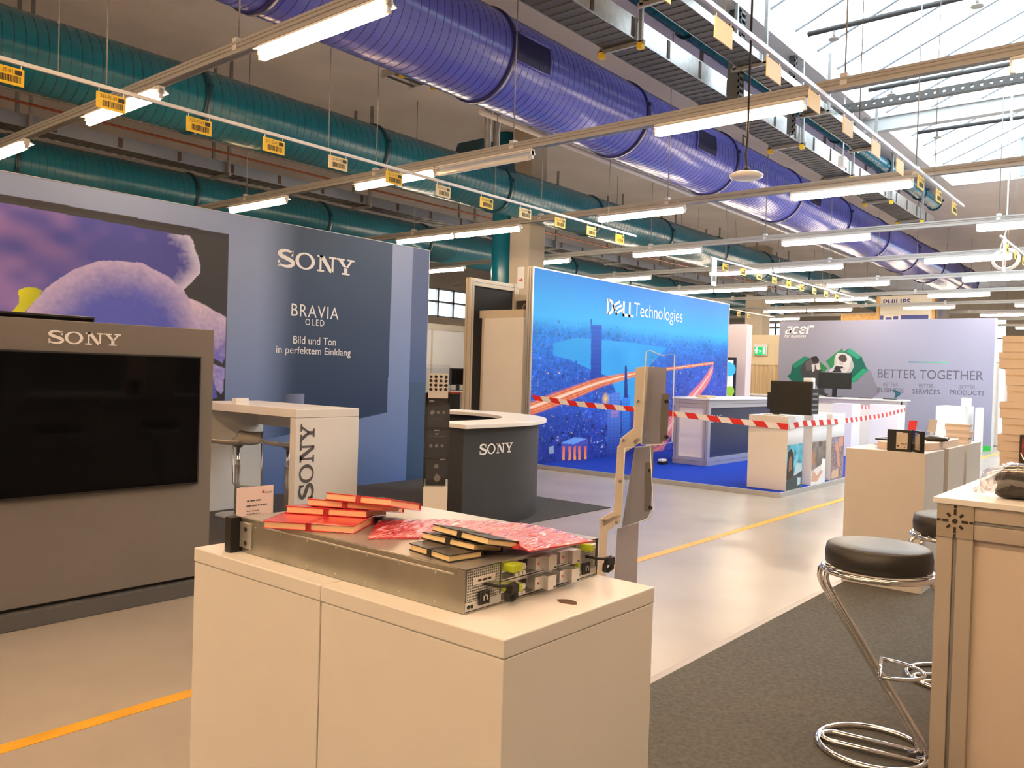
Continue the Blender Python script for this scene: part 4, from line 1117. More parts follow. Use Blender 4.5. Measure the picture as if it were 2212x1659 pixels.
# ================================================================ slogan wall booth (far)
AX = 21.97
AY0, AY1, AZ1 = 3.67, 8.80, 3.10
def slogan_print(nx=420, nz=250):
    u, v = np.meshgrid(np.linspace(AY1, AY0, nx), np.linspace(0, AZ1, nz))
    def on(pts): return [(PX(x, y, AX).y, PX(x, y, AX).z) for x, y in pts]
    def C(r, g, b): return np.array(srgb(r, g, b))
    def mixc(a, b, t): t = np.clip(t, 0, 1)[..., None]; return C(*a)*(1-t)+C(*b)*t
    img = mixc((142, 141, 156), (150, 154, 180), (AY1-u)/(AY1-AY0))
    n = blur_noise(nx, nz, 90, 60, 91)
    def P(pts, c): mk = in_poly(u, v, on(pts)); img[mk] = C(*c)
    P([(1780, 830), (1880, 800), (1900, 850), (1850, 880), (1790, 880)], (128, 128, 144))
    P([(1700, 812), (1708, 807), (1712, 787), (1738, 769), (1750, 774), (1757, 830), (1735, 850), (1709, 822)], (28, 96, 84))
    P([(1712, 787), (1738, 769), (1750, 774), (1740, 782), (1716, 796)], (40, 130, 104))
    P([(1772, 782), (1788, 796), (1778, 806), (1766, 806)], (44, 128, 76))
    P([(1784, 780), (1804, 764), (1819, 753), (1824, 762), (1814, 800), (1794, 796)], (48, 130, 84))
    P([(1823, 760), (1835, 752), (1861, 770), (1872, 796), (1877, 799), (1845, 827), (1838, 812)], (30, 98, 88))
    P([(1835, 752), (1861, 770), (1852, 776), (1828, 760)], (52, 150, 120))
    P([(1864, 796), (1877, 799), (1842, 828), (1838, 820)], (44, 150, 110))
    P([(1736, 782), (1752, 772), (1766, 776), (1778, 812), (1782, 850), (1772, 852), (1760, 824), (1740, 826), (1728, 802)], (66, 66, 70))
    P([(1751, 777), (1755, 770), (1764, 769), (1770, 778), (1766, 785), (1756, 783)], (52, 46, 46))
    P([(1761, 786), (1770, 784), (1772, 796), (1764, 798)], (206, 200, 198))
    P([(1803, 772), (1808, 763), (1824, 762), (1838, 770), (1845, 792), (1838, 804), (1824, 806), (1803, 800)], (206, 205, 206))
    P([(1838, 776), (1845, 792), (1838, 804), (1826, 806), (1834, 796)], (176, 175, 178))
    P([(1803, 772), (1808, 772), (1806, 795), (1798, 802), (1790, 803), (1793, 798), (1801, 792)], (190, 189, 190))
    P([(1811, 771), (1816, 766), (1824, 766), (1829, 771), (1829, 779), (1824, 783), (1815, 780), (1811, 776)], (78, 72, 70))
    P([(1812, 779), (1818, 781), (1823, 784), (1820, 790), (1814, 787)], (192, 180, 174))
    P([(1807, 790), (1820, 792), (1826, 798), (1816, 804), (1798, 803), (1800, 797)], (52, 52, 56))
    P([(1790, 799), (1800, 795), (1803, 799), (1794, 804)], (204, 196, 192))
    P([(1815, 797), (1826, 793), (1829, 797), (1818, 803)], (196, 190, 188))
    P([(1739, 783), (1752, 774), (1757, 786), (1752, 800), (1742, 802)], (92, 92, 96))
    P([(1753, 788), (1760, 786), (1760, 800), (1755, 804)], (206, 200, 198))
    P([(1763, 793), (1771, 792), (1773, 797), (1766, 800)], (212, 204, 200))
    P([(1766, 838), (1780, 848), (1790, 852), (1784, 856), (1768, 852)], (60, 60, 64))
    gy0, gy1 = on([(1963, 782)])[0], on([(2049, 784)])[0]
    mk = (u < gy0[0]) & (u > gy1[0]) & (abs(v-gy0[1]) < 0.018)
    img[mk] = mixc((40, 96, 140), (90, 200, 130), (gy0[0]-u)/(gy0[0]-gy1[0]))[mk]
    img[(v < 0.12)] = C(60, 190, 90)
    return img
aw = thing('exhibition_wall', 'pale lilac print wall with slogan letters and two people in green chairs', 'display wall', (AX, AY1, 0))
b = MB(); b.box(0.006, 0.3, AY0-AY1, 0, 0, AZ1, WHITE2); b.build('wall_panel', aw)
print_sheet('slogan_print', aw, (0, 0, 0), (0, -1, 0), (0, 0, 1), AY1-AY0, AZ1, 420, 250, slogan_print(), PRINT)
def awt(b, s, px0, py_bl, px1, py_tl, m, **kw):
    a, c, d = PX(px0, py_bl, AX), PX(px1, py_bl, AX), PX(px0, py_tl, AX)
    put_text(b, s, (-0.004, a.y-AY1, a.z), (0, -1, 0), (0, 0, 1), a.y-c.y, d.z-a.z, m, **kw)
SLG = mat('slate_lettering', srgb(92, 92, 110), 0.5); SLL = mat('light_slate_lettering', srgb(116, 116, 136), 0.5)
b = MB()
a, c, d = PX(1695, 722, AX), PX(1752, 722, AX), PX(1695, 705, AX)
def acer(o, w, h):
    L = []
    sh = 0.22
    def sk(pl): return [(x+sh*z*0.35, z) for x, z in pl]
    x = 0.0; s = 0.17
    for ch in 'acer':
        if ch == 'a': q = ring(x+0.11, 0.30, 0.12, 0.30, 0.055, 0.16, 18) + [R4(x+0.17, x+0.235, 0, 0.95), R4(x+0.03, x+0.22, 0.82, 1.0)]
        elif ch == 'c': q = ring(x+0.12, 0.5, 0.13, 0.5, 0.06, 0.32, 18, 0.7, 2*math.pi-0.7)
        elif ch == 'e': q = ring(x+0.12, 0.5, 0.13, 0.5, 0.06, 0.32, 18, 0.0, 2*math.pi-0.8) + [R4(x, x+0.25, 0.42, 0.60)]
        else: q = [R4(x, x+0.07, 0, 1.0), R4(x+0.04, x+0.24, 0.82, 1.08)]
        L += [sk(pl) for pl in q]; x += 0.265
    flat(b, L, o, (0, -1, 0), (0, 0, 1), w, h, INK)
acer((-0.004, a.y-AY1, a.z), a.y-c.y, d.z-a.z)
awt(b, 'for business', 1695, 729, 1741, 722, INK, shear=0.2)
b.build('wordmark', aw, label='white wordmark')
b = MB()
awt(b, 'BETTER TOGETHER', 1896, 816, 2124, 797, SLG)
for s, x0, x1, y in (('BUSINESS', 1895, 1952, 847), ('SERVICES', 1971, 2030, 850), ('PRODUCTS', 2052, 2126, 852)): awt(b, s, x0, y, x1, y-10, SLG)
for s, x0, x1, y in (('BETTER', 1908, 1940, 834), ('BETTER', 1985, 2017, 837), ('BETTER', 2071, 2107, 840)): awt(b, s, x0, y, x1, y-8, SLL)
b.build('slogan', aw, label='slate slogan lettering')

# framed counter and monitor in front of the slogan wall
t = thing('counter', 'long white counter in front of the slogan wall', 'counter', (19.4, 7.2, 0))
r = PX(1950, 864, 19.4); l = PX(1763, 857, 19.4); zt = (r.z+l.z)/2
y0 = r.y-7.2
b = MB(); b.box(-0.05, 0.65, y0, 1.6, zt-0.03, zt, WHITE); b.build('counter_top', t)
b = MB(); b.box(-0.02, 0.6, y0+0.03, 1.55, zt-0.13, zt-0.03, ALU)
for yy in (y0+0.03, 0.0, 1.45): b.box(-0.02, 0.08, yy, yy+0.1, 0, zt-0.03, ALU)
star(b, (-0.022, y0+0.08, zt-0.08), (0, -1, 0), (0, 0, 1), 0.05, ALU, DKSTEEL); b.build('frame', t)
b = MB(); b.box(0.0, 0.02, y0+0.13, 1.45, 0.05, zt-0.13, PANELW); b.build('front_panel', t)
def screen_at(label, X, px0, py0, px1, py1, ztab, m):
    a, c = PX(px0, py0, X), PX(px1, py1, X); yc = (a.y+c.y)/2
    t = thing('monitor', label, 'monitor', (X, yc, ztab))
    b = MB(); b.box(0, 0.04, c.y-yc, a.y-yc, c.z-ztab, a.z-ztab, BLACK); b.build('casing', t, bevel=0.004)
    b = MB(); b.box(-0.002, 0, c.y-yc+0.012, a.y-yc-0.012, c.z-ztab+0.015, a.z-ztab-0.012, m); b.build('screen', t)
    b = MB(); b.box(0.01, 0.05, -0.05, 0.05, 0, c.z-ztab+0.1, BLACK); b.box(-0.1, 0.14, -0.16, 0.16, 0, 0.012, BLACK); b.build('stand', t)
    return t
screen_at('dark olive monitor on the long white counter below the two people print', 19.65, 1768, 804, 1838, 841, zt, mat('olive_screen', (0.022, 0.024, 0.012), 0.25))
p = PX(1938, 862, 19.6)
b = MB(); b.prism([(0, -0.11, 0.02), (0, -0.02, 0.08), (0, 0.12, 0.20), (0, 0.10, 0.26), (0, -0.10, 0.36), (0, -0.16, 0.34), (0, -0.06, 0.20)][::-1], (0.01, 0, 0), mat('petrol_leaf', srgb(20, 90, 104), 0.4))
b.box(-0.03, 0.04, -0.10, 0.10, 0, 0.03, ACRYL)
for v_ in range(len(b.v)): b.v[v_] = tuple(c_*0.62 for c_ in b.v[v_])
o = tag(b.build('leaf_ornament'), 'dark petrol leaf shaped ornament at the right end of the long white counter', 'ornament'); o.location = (p.x, p.y, zt); o.scale = (1, -1, 1)
for k, (px, X) in enumerate(((1928, 19.55), (1912, 19.6))):
    p = PX(px, 861, X); b = MB(); b.box(-0.05, 0.05, -0.14, 0.14, 0, 0.02, BLACK); o = tag(b.build('phone'), ('right' if k == 0 else 'left')+' one of two flat black devices on the long white counter', 'device'); o.location = (p.x, p.y+0.05+0.36*k, zt)

PEDW = mat('bright_white_laminate', (0.86, 0.86, 0.86), 0.4)
def pedestal(label, x0, x1, y0, y1, h, m, z=0.0, lid=False):
    t = thing('pedestal', label, 'pedestal', (x0, y0, z))
    if lid:
        b = MB(); b.box(0, x1-x0, 0, y1-y0, h-0.036, h, m); b.build('lid', t, bevel=0.003)
        b = MB(); b.box(0.0015, x1-x0-0.0015, 0.0015, y1-y0-0.0015, 0, h-0.037, m); b.build('body', t, bevel=0.002)
    else:
        b = MB(); b.box(0, x1-x0, 0, y1-y0, 0, h, m); b.build('body', t, bevel=0.003)
    return t
def ped_px(label, X, pl, pn, pr, ytop, m, h=None, z=0.0):
    a, c = PX(pl, ytop, X), PX(pn, ytop, X)
    d = PY(pr, ytop, c.y)
    return pedestal(label, X, max(d.x, X+0.4), c.y, a.y, c.z-z, m, z)
ped_px('white pedestal behind the photo pedestals, left of two', 16.6, 1798, 1841, 1859, 873, PEDW, z=PZ0)
ped_px('white pedestal behind the photo pedestals, right of two', 18.0, 1879, 1940, 1956, 876, PEDW)
pa = ped_px('white pedestal before the slogan wall, left of a pair', 20.5, 2022, 2085, 2104, 879, PEDW)
pb = ped_px('white pedestal before the slogan wall, right of a pair', 20.75, 2107, 2118, 2125, 881, PEDW)
p = PX(2087, 879, 20.6)
b = MB(); b.box(-0.06, 0.06, -0.09, 0.09, 0, 0.2, PEDW); o = tag(b.build('white_block'), 'small upright white block on the pair of white pedestals', 'box'); o.location = (20.62, p.y+0.0, PX(2087, 879, 20.5).z)

# ================================================================ background stands
LIL = mat('lilac_white_panel', srgb(222, 208, 210), 0.6)
a, c = PX(1572, 697, 18.2), PX(1614, 700, 18.2)
b = MB(); b.box(0, 0.3, c.y-8.6, 0.5, 0, c.z, LIL); o = tag(b.build('display_cabinet', bevel=0.004), 'tall plain lilac white cabinet beyond the right end of the city picture wall', 'cabinet'); o.location = (18.2, 8.6, 0)
a, c = PX(1560, 772, 17.6), PX(1586, 862, 17.6)
t = thing('portrait_screen', 'bright upright screen with a blue circle beside the city picture wall', 'screen', (17.6, (a.y+c.y)/2, 0))
yc = (a.y+c.y)/2
b = MB(); b.box(0, 0.06, c.y-yc, 0.3, 0.0, a.z, mat('navy_frame', srgb(26, 28, 52), 0.4)); b.build('casing', t)
b = MB(); b.box(-0.004, -0.001, c.y-yc+0.05, 0.28, 0.3, a.z-0.06, mat('lit_screen', (0.8, 0.86, 0.9), 0.3, emit=((0.9, 0.97, 1.0), 0.6)))
q = PX(1575, 798, 17.6); b.cyl((-0.004, q.y-yc, q.z), (-0.008, q.y-yc, q.z), 0.16, mat('screen_blue', srgb(60, 170, 220), 0.3, emit=(srgb(60, 170, 220), 0.5)), 24)
q = PX(1576, 845, 17.6); b.cyl((-0.004, q.y-yc, q.z), (-0.008, q.y-yc, q.z), 0.12, mat('screen_green', srgb(140, 190, 70), 0.3, emit=(srgb(140, 190, 70), 0.4)), 9); b.build('picture', t)
# partition with the exit sign
PART = mat('cream_partition', srgb(226, 208, 172), 0.6)
WOODC = mat('striped_curtain', srgb(214, 190, 150), 0.8)
X = 24.2
a, c, d = PX(1612, 725, X), PX(1690, 725, X), PX(1640, 745, X); e = PX(1640, 781, X)
t = thing('partition', 'cream partition with a striped curtain left of the slogan wall', 'partition', (X, a.y, 0))
b = MB(); b.box(0, 0.06, c.y-a.y-1.2, 0.6, d.z, a.z+0.02, PART); b.box(0.02, 0.05, c.y-a.y-1.2, 0.6, e.z, d.z, PART); b.box(-0.01, 0.06, c.y-a.y-1.2, 0.6, e.z-0.1, e.z, PART); b.build('header', t)
vs = []; n = 120
y0, y1 = c.y-a.y-1.2, 0.6
b = MB()
pts = [(0.03+0.035*math.sin(i*1.15)+0.015*math.sin(i*0.37), y0+(y1-y0)*i/n) for i in range(n+1)]
b.add([(x, y, z) for z in (0.02, e.z-0.1) for x, y in pts], [(i, i+1, n+1+i+1, n+1+i) for i in range(n)], WOODC, True); b.build('curtain', t)
q = PX(1643, 758, X-0.03)
t = thing('exit_sign', 'green emergency exit sign on the cream partition', 'exit sign', (X-0.06, q.y, q.z))
GRN = mat('exit_green', srgb(0, 150, 80), 0.4, emit=(srgb(0, 170, 90), 0.7)); EXW = mat('exit_white', (0.85, 0.9, 0.88), 0.4, emit=((0.9, 1, 0.95), 0.7))
b = MB(); b.box(-0.02, 0.055, -0.22, 0.22, 0.13, 0.20, WHITE); b.box(-0.01, 0.05, -0.20, 0.20, -0.14, 0.13, WHITE); b.build('housing', t)
b = MB(); b.box(-0.013, -0.010, -0.18, 0.18, -0.12, 0.12, GRN)
b.box(-0.016, -0.013, -0.16, -0.09, -0.09, 0.10, EXW)
for pl in ([(0.10, -0.08), (0.07, -0.08), (0.10, 0.02), (0.13, 0.02)], [(0.15, -0.05), (0.12, -0.08), (0.10, 0.0), (0.12, 0.02)], [(0.14, 0.06), (0.09, 0.06), (0.08, 0.0), (0.13, 0.0)], [(0.17, 0.02), (0.15, 0.0), (0.13, 0.04), (0.14, 0.06)], [(0.09, 0.06), (0.06, 0.01), (0.05, 0.03), (0.08, 0.07)]):
    b.add([(-0.015, y, z) for y, z in pl], [(0, 1, 2, 3)], EXW)
b.cyl((-0.013, 0.11, 0.085), (-0.016, 0.11, 0.085), 0.022, EXW, 12)
b.add([(-0.015, 0.02, -0.05), (-0.015, 0.02, 0.03), (-0.015, -0.06, -0.01)], [(0, 1, 2)], EXW); b.build('sign_face', t)
# hanging banner with blue letters
X = 30.0
a, c = PX(1900, 640, X), PX(2014, 640, X); z0 = PX(1950, 720, X).z
BANN = mat('grey_banner', srgb(214, 206, 188), 0.5); NAVY = mat('navy_print', srgb(50, 60, 130), 0.5); WOOD = mat('raw_wood', srgb(206, 164, 104), 0.7, noise=(8, 0.15))
t = thing('banner_stand', 'tall grey banner with navy capital letters behind the slogan wall', 'banner', (X, (a.y+c.y)/2, 0)); yc = (a.y+c.y)/2
b = MB(); b.box(-0.01, 0.01, c.y-yc, a.y-yc, z0-1.2, a.z, BANN)
q0, q1, q2 = PX(1908, 659, X), PX(1967, 656, X), PX(1908, 647, X)
put_text(b, 'PHILIPS', (-0.014, q0.y-yc, q0.z), (0, -1, 0), (0, 0, 1), q0.y-q1.y, q2.z-q0.z, NAVY, bold=0.02)
for (x0, x1, y0, y1) in ((1901, 1908, 682, 700), (1913, 1926, 686, 700), (1930, 1940, 683, 700), (1946, 2005, 681, 700)):
    g0, g1 = PX(x0, y0, X), PX(x1, y1, X); b.box(-0.014, -0.011, g1.y-yc, g0.y-yc, g1.z-0.3, g0.z, NAVY)
b.build('banner_sheet', t)
for yy in (c.y-yc-0.06, a.y-yc+0.03):
    b = MB(); b.box(-0.05, 0.05, yy-0.05, yy+0.05, 0, a.z, WOOD); b.build('post', t)
b = MB(); b.cyl((0, c.y-yc-0.32, 0), (0, c.y-yc-0.32, a.z+0.05), 0.2, STEEL, 20); b.build('foil_column', t, label='silver foil wrapped pole')
a, c = PX(1813, 678, X), PX(1898, 676, X)
b = MB(); b.box(0, 0.1, c.y-a.y, 0, 0, a.z, WOOD); o = tag(b.build('wooden_board'), 'raw wooden board wall left of the grey banner', 'board'); o.location = (X+0.2, a.y, 0)
# white cloth partition right of the slogan wall
a = PX(2151, 740, 24.0); 
t = thing('partition', 'bright white partition right of the slogan wall, behind the stacked cartons', 'partition', (24.0, a.y, 0))
b = MB(); b.box(0, 0.1, -2.5, 0.1, 0, a.z, PEDW); b.box(-0.03, 0, -2.5, 0.1, a.z-0.5, a.z-0.35, PEDW); b.build('panel', t)
pts = [(-0.06+0.04*math.sin(i*1.3), -2.4+2.4*i/60) for i in range(61)]
b = MB(); b.add([(x, y, z) for z in (0.02, a.z-0.55) for x, y in pts], [(i, i+1, 62+i, 61+i) for i in range(60)], PEDW, True); b.build('curtain', t)

# framed wall and white panels behind the left end of the city picture wall
ALUW = mat('warm_aluminium', srgb(206, 196, 178), 0.45, 0.25)
t = thing('frame_wall', 'tall aluminium frame wall with a black header panel', 'partition', (9.84, 9.06, 0))
HZ = 3.0
for x in (0.0, 1.12):
    b = MB(); b.box(x, x+0.10, 0, 0.10, 0, HZ, ALUW); b.box(x+0.045, x+0.055, -0.001, 0, 0.0, HZ, DKSTEEL); b.box(x-0.001, x, 0.045, 0.055, 0, HZ, DKSTEEL); b.build('post', t)
    b = MB(); star(b, (x+0.05, -0.002, HZ-0.06), (1, 0, 0), (0, 0, 1), 0.05, ALUW, DKSTEEL); b.build('corner_connector', t)
b = MB(); b.box(0.10, 1.12, 0.01, 0.09, HZ-0.12, HZ, ALUW); b.box(0.1, 1.12, 0.008, 0.01, HZ-0.065, HZ-0.055, DKSTEEL); b.build('top_beam', t)
b = MB(); b.box(0.10, 1.12, 0.05, 0.06, 2.1, HZ-0.12, BLACKM); b.build('header_panel', t, label='black header panel')
b = MB(); b.box(0.10, 1.12, 0.02, 0.06, 0, 2.1, mat('dark_gap_sheet', srgb(48, 44, 42), 0.9)); b.build('curtain', t)  # dark sheet stands in for the shade of the gap below the header
t = thing('partition', 'cream panel wall left of the city picture wall', 'partition', (10.08, 8.13, 0))
b = MB(); b.box(0, 0.05, 0, 0.82, 0, 2.36, WHITE2); b.build('panel', t)
b = MB(); b.box(-0.01, 0.06, 0, 0.92, 2.36, 2.48, ALUW); b.box(-0.012, 0.06, 0.82, 0.86, 0, 2.36, ALUW); b.build('frame', t)
t = thing('header_panel', 'small dark header panel with part of a round letter, above the cream panel wall', 'panel', (11.0, 8.3, 0))
a, c = PX(1115, 635, 11.0), PX(1146, 672, 11.0)
b = MB(); b.box(0, 0.06, c.y-8.3-0.2, a.y-8.3, a.z-0.12, a.z, ALUW); b.box(0.02, 0.06, c.y-8.3-0.2, a.y-8.3, 2.3, a.z-0.12, mat('brown_black_panel', srgb(70, 62, 56), 0.6))
q = PX(1134, 668, 11.0)
for pl in ring(0, 0, 0.085, 0.10, 0.055, 0.07, 14, 0.2, math.pi): b.add([(0.016, q.y-8.3-x, q.z+z) for x, z in pl], [(0, 1, 2, 3)], GREYP)
b.box(0, 0.06, -0.05, 0.0, 0, 2.3, ALUW); b.build('panel', t)
p = PX(1125, 600, 13.133)
b = MB(); b.box(0, 0.005, -0.09, 0.09, -0.22, 0.22, RAILM); b.prism([(-0.002, 0.05, -0.06), (-0.002, 0.05, -0.03), (-0.002, -0.01, -0.03), (-0.002, -0.01, -0.005), (-0.002, -0.06, -0.045), (-0.002, -0.01, -0.085), (-0.002, -0.01, -0.06)], (0.002, 0, 0), mat('red_arrow', srgb(200, 30, 40), 0.5))
o = tag(b.build('arrow_sign'), 'white sign with a red arrow on the concrete column', 'sign'); o.location = p
# cream partition and desk with a monitor in the gap
Y = 12.0
a, c = PY(925, 698, Y), PY(1022, 712, Y)
t = thing('partition', 'cream partition seen through the gap beside the flower wall', 'partition', (a.x-1.5, Y, 0))
b = MB(); b.box(0, c.x-a.x+4, 0, 0.05, 0, a.z-0.12, WHITE2); b.build('panel', t)
b = MB(); b.box(0, c.x-a.x+4, -0.01, 0.06, a.z-0.12, a.z, ALUW)
for x in (1.6, 2.6, 3.6): b.box(x, x+0.04, -0.012, 0.06, 0, a.z-0.12, ALUW)
b.build('frame', t)
Y = 11.2
q = PY(990, 845, Y)
t = thing('desk', 'grey desk seen through the gap behind the curved counter', 'desk', (q.x-0.5, Y, 0))
b = MB(); b.box(0, 1.3, 0, 0.7, q.z-0.03, q.z, WHITE2); b.build('desk_top', t)
for x in (0.02, 1.24):
    b = MB(); b.box(x, x+0.04, 0.05, 0.65, 0, q.z-0.03, GREYP); b.build('leg', t)
b = MB(); b.box(0.06, 1.24, 0.3, 0.33, 0.25, q.z-0.03, WHITE2); b.build('modesty_panel', t)
a, c = PY(975, 795, Y+0.3), PY(1013, 832, Y+0.3)
t = thing('monitor', 'small dark monitor on the desk behind the curved counter', 'monitor', ((a.x+c.x)/2, Y+0.3, q.z)); w = (c.x-a.x)/2
b = MB(); b.box(-w, w, 0, 0.05, c.z-q.z, a.z-q.z, BLACK); b.build('casing', t); b = MB(); b.box(-w+0.02, w-0.02, -0.002, 0, c.z-q.z+0.02, a.z-q.z-0.02, SCREEN); b.build('screen', t)
b = MB(); b.box(-0.04, 0.04, 0.05, 0.08, 0, c.z-q.z+0.2, BLACK); b.box(-0.14, 0.14, -0.05, 0.15, 0, 0.012, BLACK); b.build('stand', t)
t = thing('waste_bin', 'dark bin with an orange rim behind the curved counter', 'bin', (PY(968, 850, 10.2).x, 10.2, 0))
zb = PY(968, 846, 10.2).z
b = MB(); b.box(-0.15, 0.15, -0.15, 0.15, 0, zb-0.03, BLACKM); b.build('body', t); b = MB(); b.box(-0.16, 0.16, -0.16, 0.16, zb-0.03, zb, mat('orange_rim', srgb(190, 74, 40), 0.5)); b.build('rim', t)

# ================================================================ foreground pedestals and what lies on them
carpet('booth_carpet', 'dark green grey carpet under the bar stool and the right hand plinths', -6, 8.45, -6, 1.985, CARPET2, 0.0058)
b = MB(); b.prism([(-6, 1.985, 0), (-6, 2.035, 0), (-6, 2.03, 0.003), (-6, 1.99, 0.006), (-6, 1.985, 0.006)], (14.45, 0, 0), mat('carpet_edge_profile', srgb(176, 168, 156), 0.4, 0.3))
b.build('edge_strip', bpy.data.objects['booth_carpet.001'])
p1 = pedestal('white foreground pedestal, the one with the chipped cable hole in its top', 1.131, 1.660, 0.934, 1.457, 1.0, WHITE, 0.006, lid=True)
p2 = pedestal('white foreground pedestal, left half under the red notebooks', 1.131, 1.660, 1.459, 1.982, 1.0, WHITE, 0.006, lid=True)
ZT = 1.0069
q = PZ(1226, 1300, 1.006)
b = MB(); r = random.Random(4)
b.prism([(q.x-1.131+0.014*math.cos(a)*(1+0.5*r.random())+0.0, q.y-0.934+0.024*math.sin(a)*(0.7+0.5*r.random()), 1.0) for a in np.linspace(0, 2*math.pi, 12)[:-1]], (0, 0, 0.0007), mat('chipped_board', srgb(92, 66, 44), 0.9)); b.build('cable_hole', p1, label='chipped dark cable hole')

# rack server
GALV = mat('galvanised_case', (0.42, 0.415, 0.37), 0.34, 0.9, noise=(9, 0.10))
GALVT = mat('grey_case_lid', (0.40, 0.395, 0.38), 0.32, 0.7, noise=(7, 0.06))
PERF = mat('perforated_steel', (0.16, 0.16, 0.15), 0.45, 0.6)
LIME = mat('lime_handle', srgb(176, 196, 40), 0.45)
SILV = mat('brushed_aluminium', (0.66, 0.66, 0.65), 0.3, 0.7)
SX, SYY, SH = 0.465, 0.77, 0.088
t = thing('rack_server', 'flat galvanised rack server lying across the foreground pedestals', 'server', (1.190, 1.087, ZT))
b = MB(); b.box(0, SX, 0.02, SYY, 0, SH-0.0015, GALV)
b.box(-0.0012, 0, 0.03, SYY-0.10, SH-0.016, SH-0.012, SILV)
for y in np.arange(0.08, SYY-0.04, 0.105):
    for z in (0.010, SH-0.020): b.cyl((-0.0015, y, z), (0.0, y, z), 0.0022, SILV, 8)
b.box(0, 0.0015, 0, 0.02, 0.0, SH, GALV); b.box(SX-0.0015, SX, 0, 0.02, 0, SH, GALV); b.box(0, SX, 0, 0.02, 0, 0.002, GALV)
b.build('case', t, bevel=0.001)
b = MB(); b.box(0, SX, 0.0, SYY-0.07, SH-0.0015, SH, GALVT); b.box(0, SX, SYY-0.068, SYY, SH-0.0015, SH, GALVT); b.build('lid', t)
for s, x0 in ((0, -0.030), (1, SX)):
    b = MB(); b.box(x0, x0+0.030, SYY+0.004, SYY+0.030, 0.0, SH, BLACK); b.box(x0+(0.026 if s == 0 else 0), x0+(0.03 if s == 0 else 0.004), SYY-0.045, SYY+0.004, 0.012, SH-0.012, SILV)
    for z in (0.025, 0.06): b.cyl((x0+(0.024 if s == 0 else 0.006), SYY-0.022, z), (x0+(0.0255 if s == 0 else 0.0045), SYY-0.022, z), 0.006, BLACKM, 10)
    b.build('rack_ear', t, bevel=0.001)
b = MB(); b.box(-0.0, SX, SYY, SYY+0.022, 0, SH-0.004, BLACK); b.build('front_bezel', t)
def psu(x0, x1, sticker):
    b = MB(); b.box(x0, x1, 0.004, 0.02, 0.003, SH-0.003, PERF)
    nx, nz = 16, 11
    for i in range(nx+1):
        xx = x0+0.006+(x1-x0-0.012)*i/nx; b.box(xx-0.0009, xx+0.0009, 0.0030, 0.004, 0.022, SH-0.006, SILV)
    for i in range(nz+1):
        zz = 0.022+(SH-0.028)*i/nz; b.box(x0+0.005, x1-0.005, 0.0028, 0.004, zz-0.0009, zz+0.0009, SILV)
    b.box(x0, x1, 0.002, 0.004, 0.003, 0.02, SILV)
    for q in (0.010, 0.020): b.cyl((x0+q, 0.0035, 0.011), (x0+q, 0.0010, 0.011), 0.004, BLACKM, 10)
    u = b.build('power_supply', t)
    b = MB(); xm = (x0+x1)/2; b.box(xm-0.015, xm+0.015, -0.002, 0.004, 0.010, 0.036, BLACK); b.box(xm-0.011, xm+0.011, -0.0025, -0.0015, 0.013, 0.032, BLACKM)
    for q in (-0.005, 0.005): b.box(xm+q-0.001, xm+q+0.001, -0.0045, -0.0025, 0.018, 0.028, SILV)
    b.box(xm-0.001, xm+0.001, -0.0045, -0.0025, 0.026, 0.031, SILV); b.build('power_inlet', u)
    if sticker:
        b = MB(); b.box(x0+0.022, x0+0.088, 0.0018, 0.0026, 0.052, 0.067, PAPERW); blur_line(b, (x0+0.036, 0.0015, 0.057), (1, 0, 0), (0, 0, 1), 0.04, 0.006, TAGI, 3); b.build('sticker', u)
    # cable strap dangling out of the supply
    b = MB(); xm = xm+0.012
    b.tube([(xm-0.01, 0.004, 0.050), (xm+0.005, -0.02, 0.046), (xm+0.03, -0.03, 0.044), (xm+0.05, -0.028, 0.046)], 0.0035, BLACKM, 6)
    b.tube([(xm+0.036, -0.03, 0.046), (xm+0.046, -0.033, 0.034), (xm+0.052, -0.03, 0.020), (xm+0.048, -0.022, 0.012), (xm+0.036, -0.02, 0.014), (xm+0.03, -0.025, 0.030)], 0.006, BLACKM, 6)
    b.box(xm+0.030, xm+0.052, -0.038, -0.022, 0.03, 0.046, BLACKM); b.build('cable_strap', u)
psu(0.004, 0.112, True); psu(0.372, 0.462, False)
for row, z0 in enumerate((0.003, 0.045)):
    b = MB(); b.box(0.114, 0.370, 0.004, 0.02, z0, z0+0.040, SILV); b.box(0.116, 0.368, 0.003, 0.004, z0+0.003, z0+0.016, PERF)
    for x in (0.150, 0.163, 0.176): b.cyl((x, 0.004, z0+0.010), (x, -0.008, z0+0.010), 0.0045, SILV, 10)
    for x in (0.168, 0.184): b.box(x, x+0.012, 0.0015, 0.004, z0+0.020, z0+0.034, BLACKM)
    for x in (0.246, 0.262, 0.352): b.box(x, x+0.013, 0.0015, 0.004, z0+0.004, z0+0.015, BLACKM)
    for x in np.arange(0.335, 0.367, 0.0065): b.box(x, x+0.0035, 0.0015, 0.004, z0+0.028, z0+0.037, BLACKM)
    c = b.build('controller', t)
    b = MB(); b.box(0.118, 0.152, -0.024, 0.004, z0+0.020, z0+0.036, LIME); b.box(0.152, 0.164, -0.022, 0.004, z0+0.022, z0+0.034, SILV); b.build('release_handle', c, bevel=0.002)
    for x in (0.200, 0.288):
        b = MB(); b.box(x, x+0.060, -0.018, 0.004, z0+0.012, z0+0.038, SILV); b.box(x+0.03, x+0.060, -0.030, -0.018, z0+0.008, z0+0.038, SILV); b.box(x+0.050, x+0.057, -0.0305, -0.030, z0+0.010, z0+0.014, BLACKM)
        b.box(x+0.008, x+0.013, -0.0185, -0.018, z0+0.022, z0+0.027, mat('red_mark', srgb(200, 40, 50), 0.5)); b.build('port_cover', c, bevel=0.002)
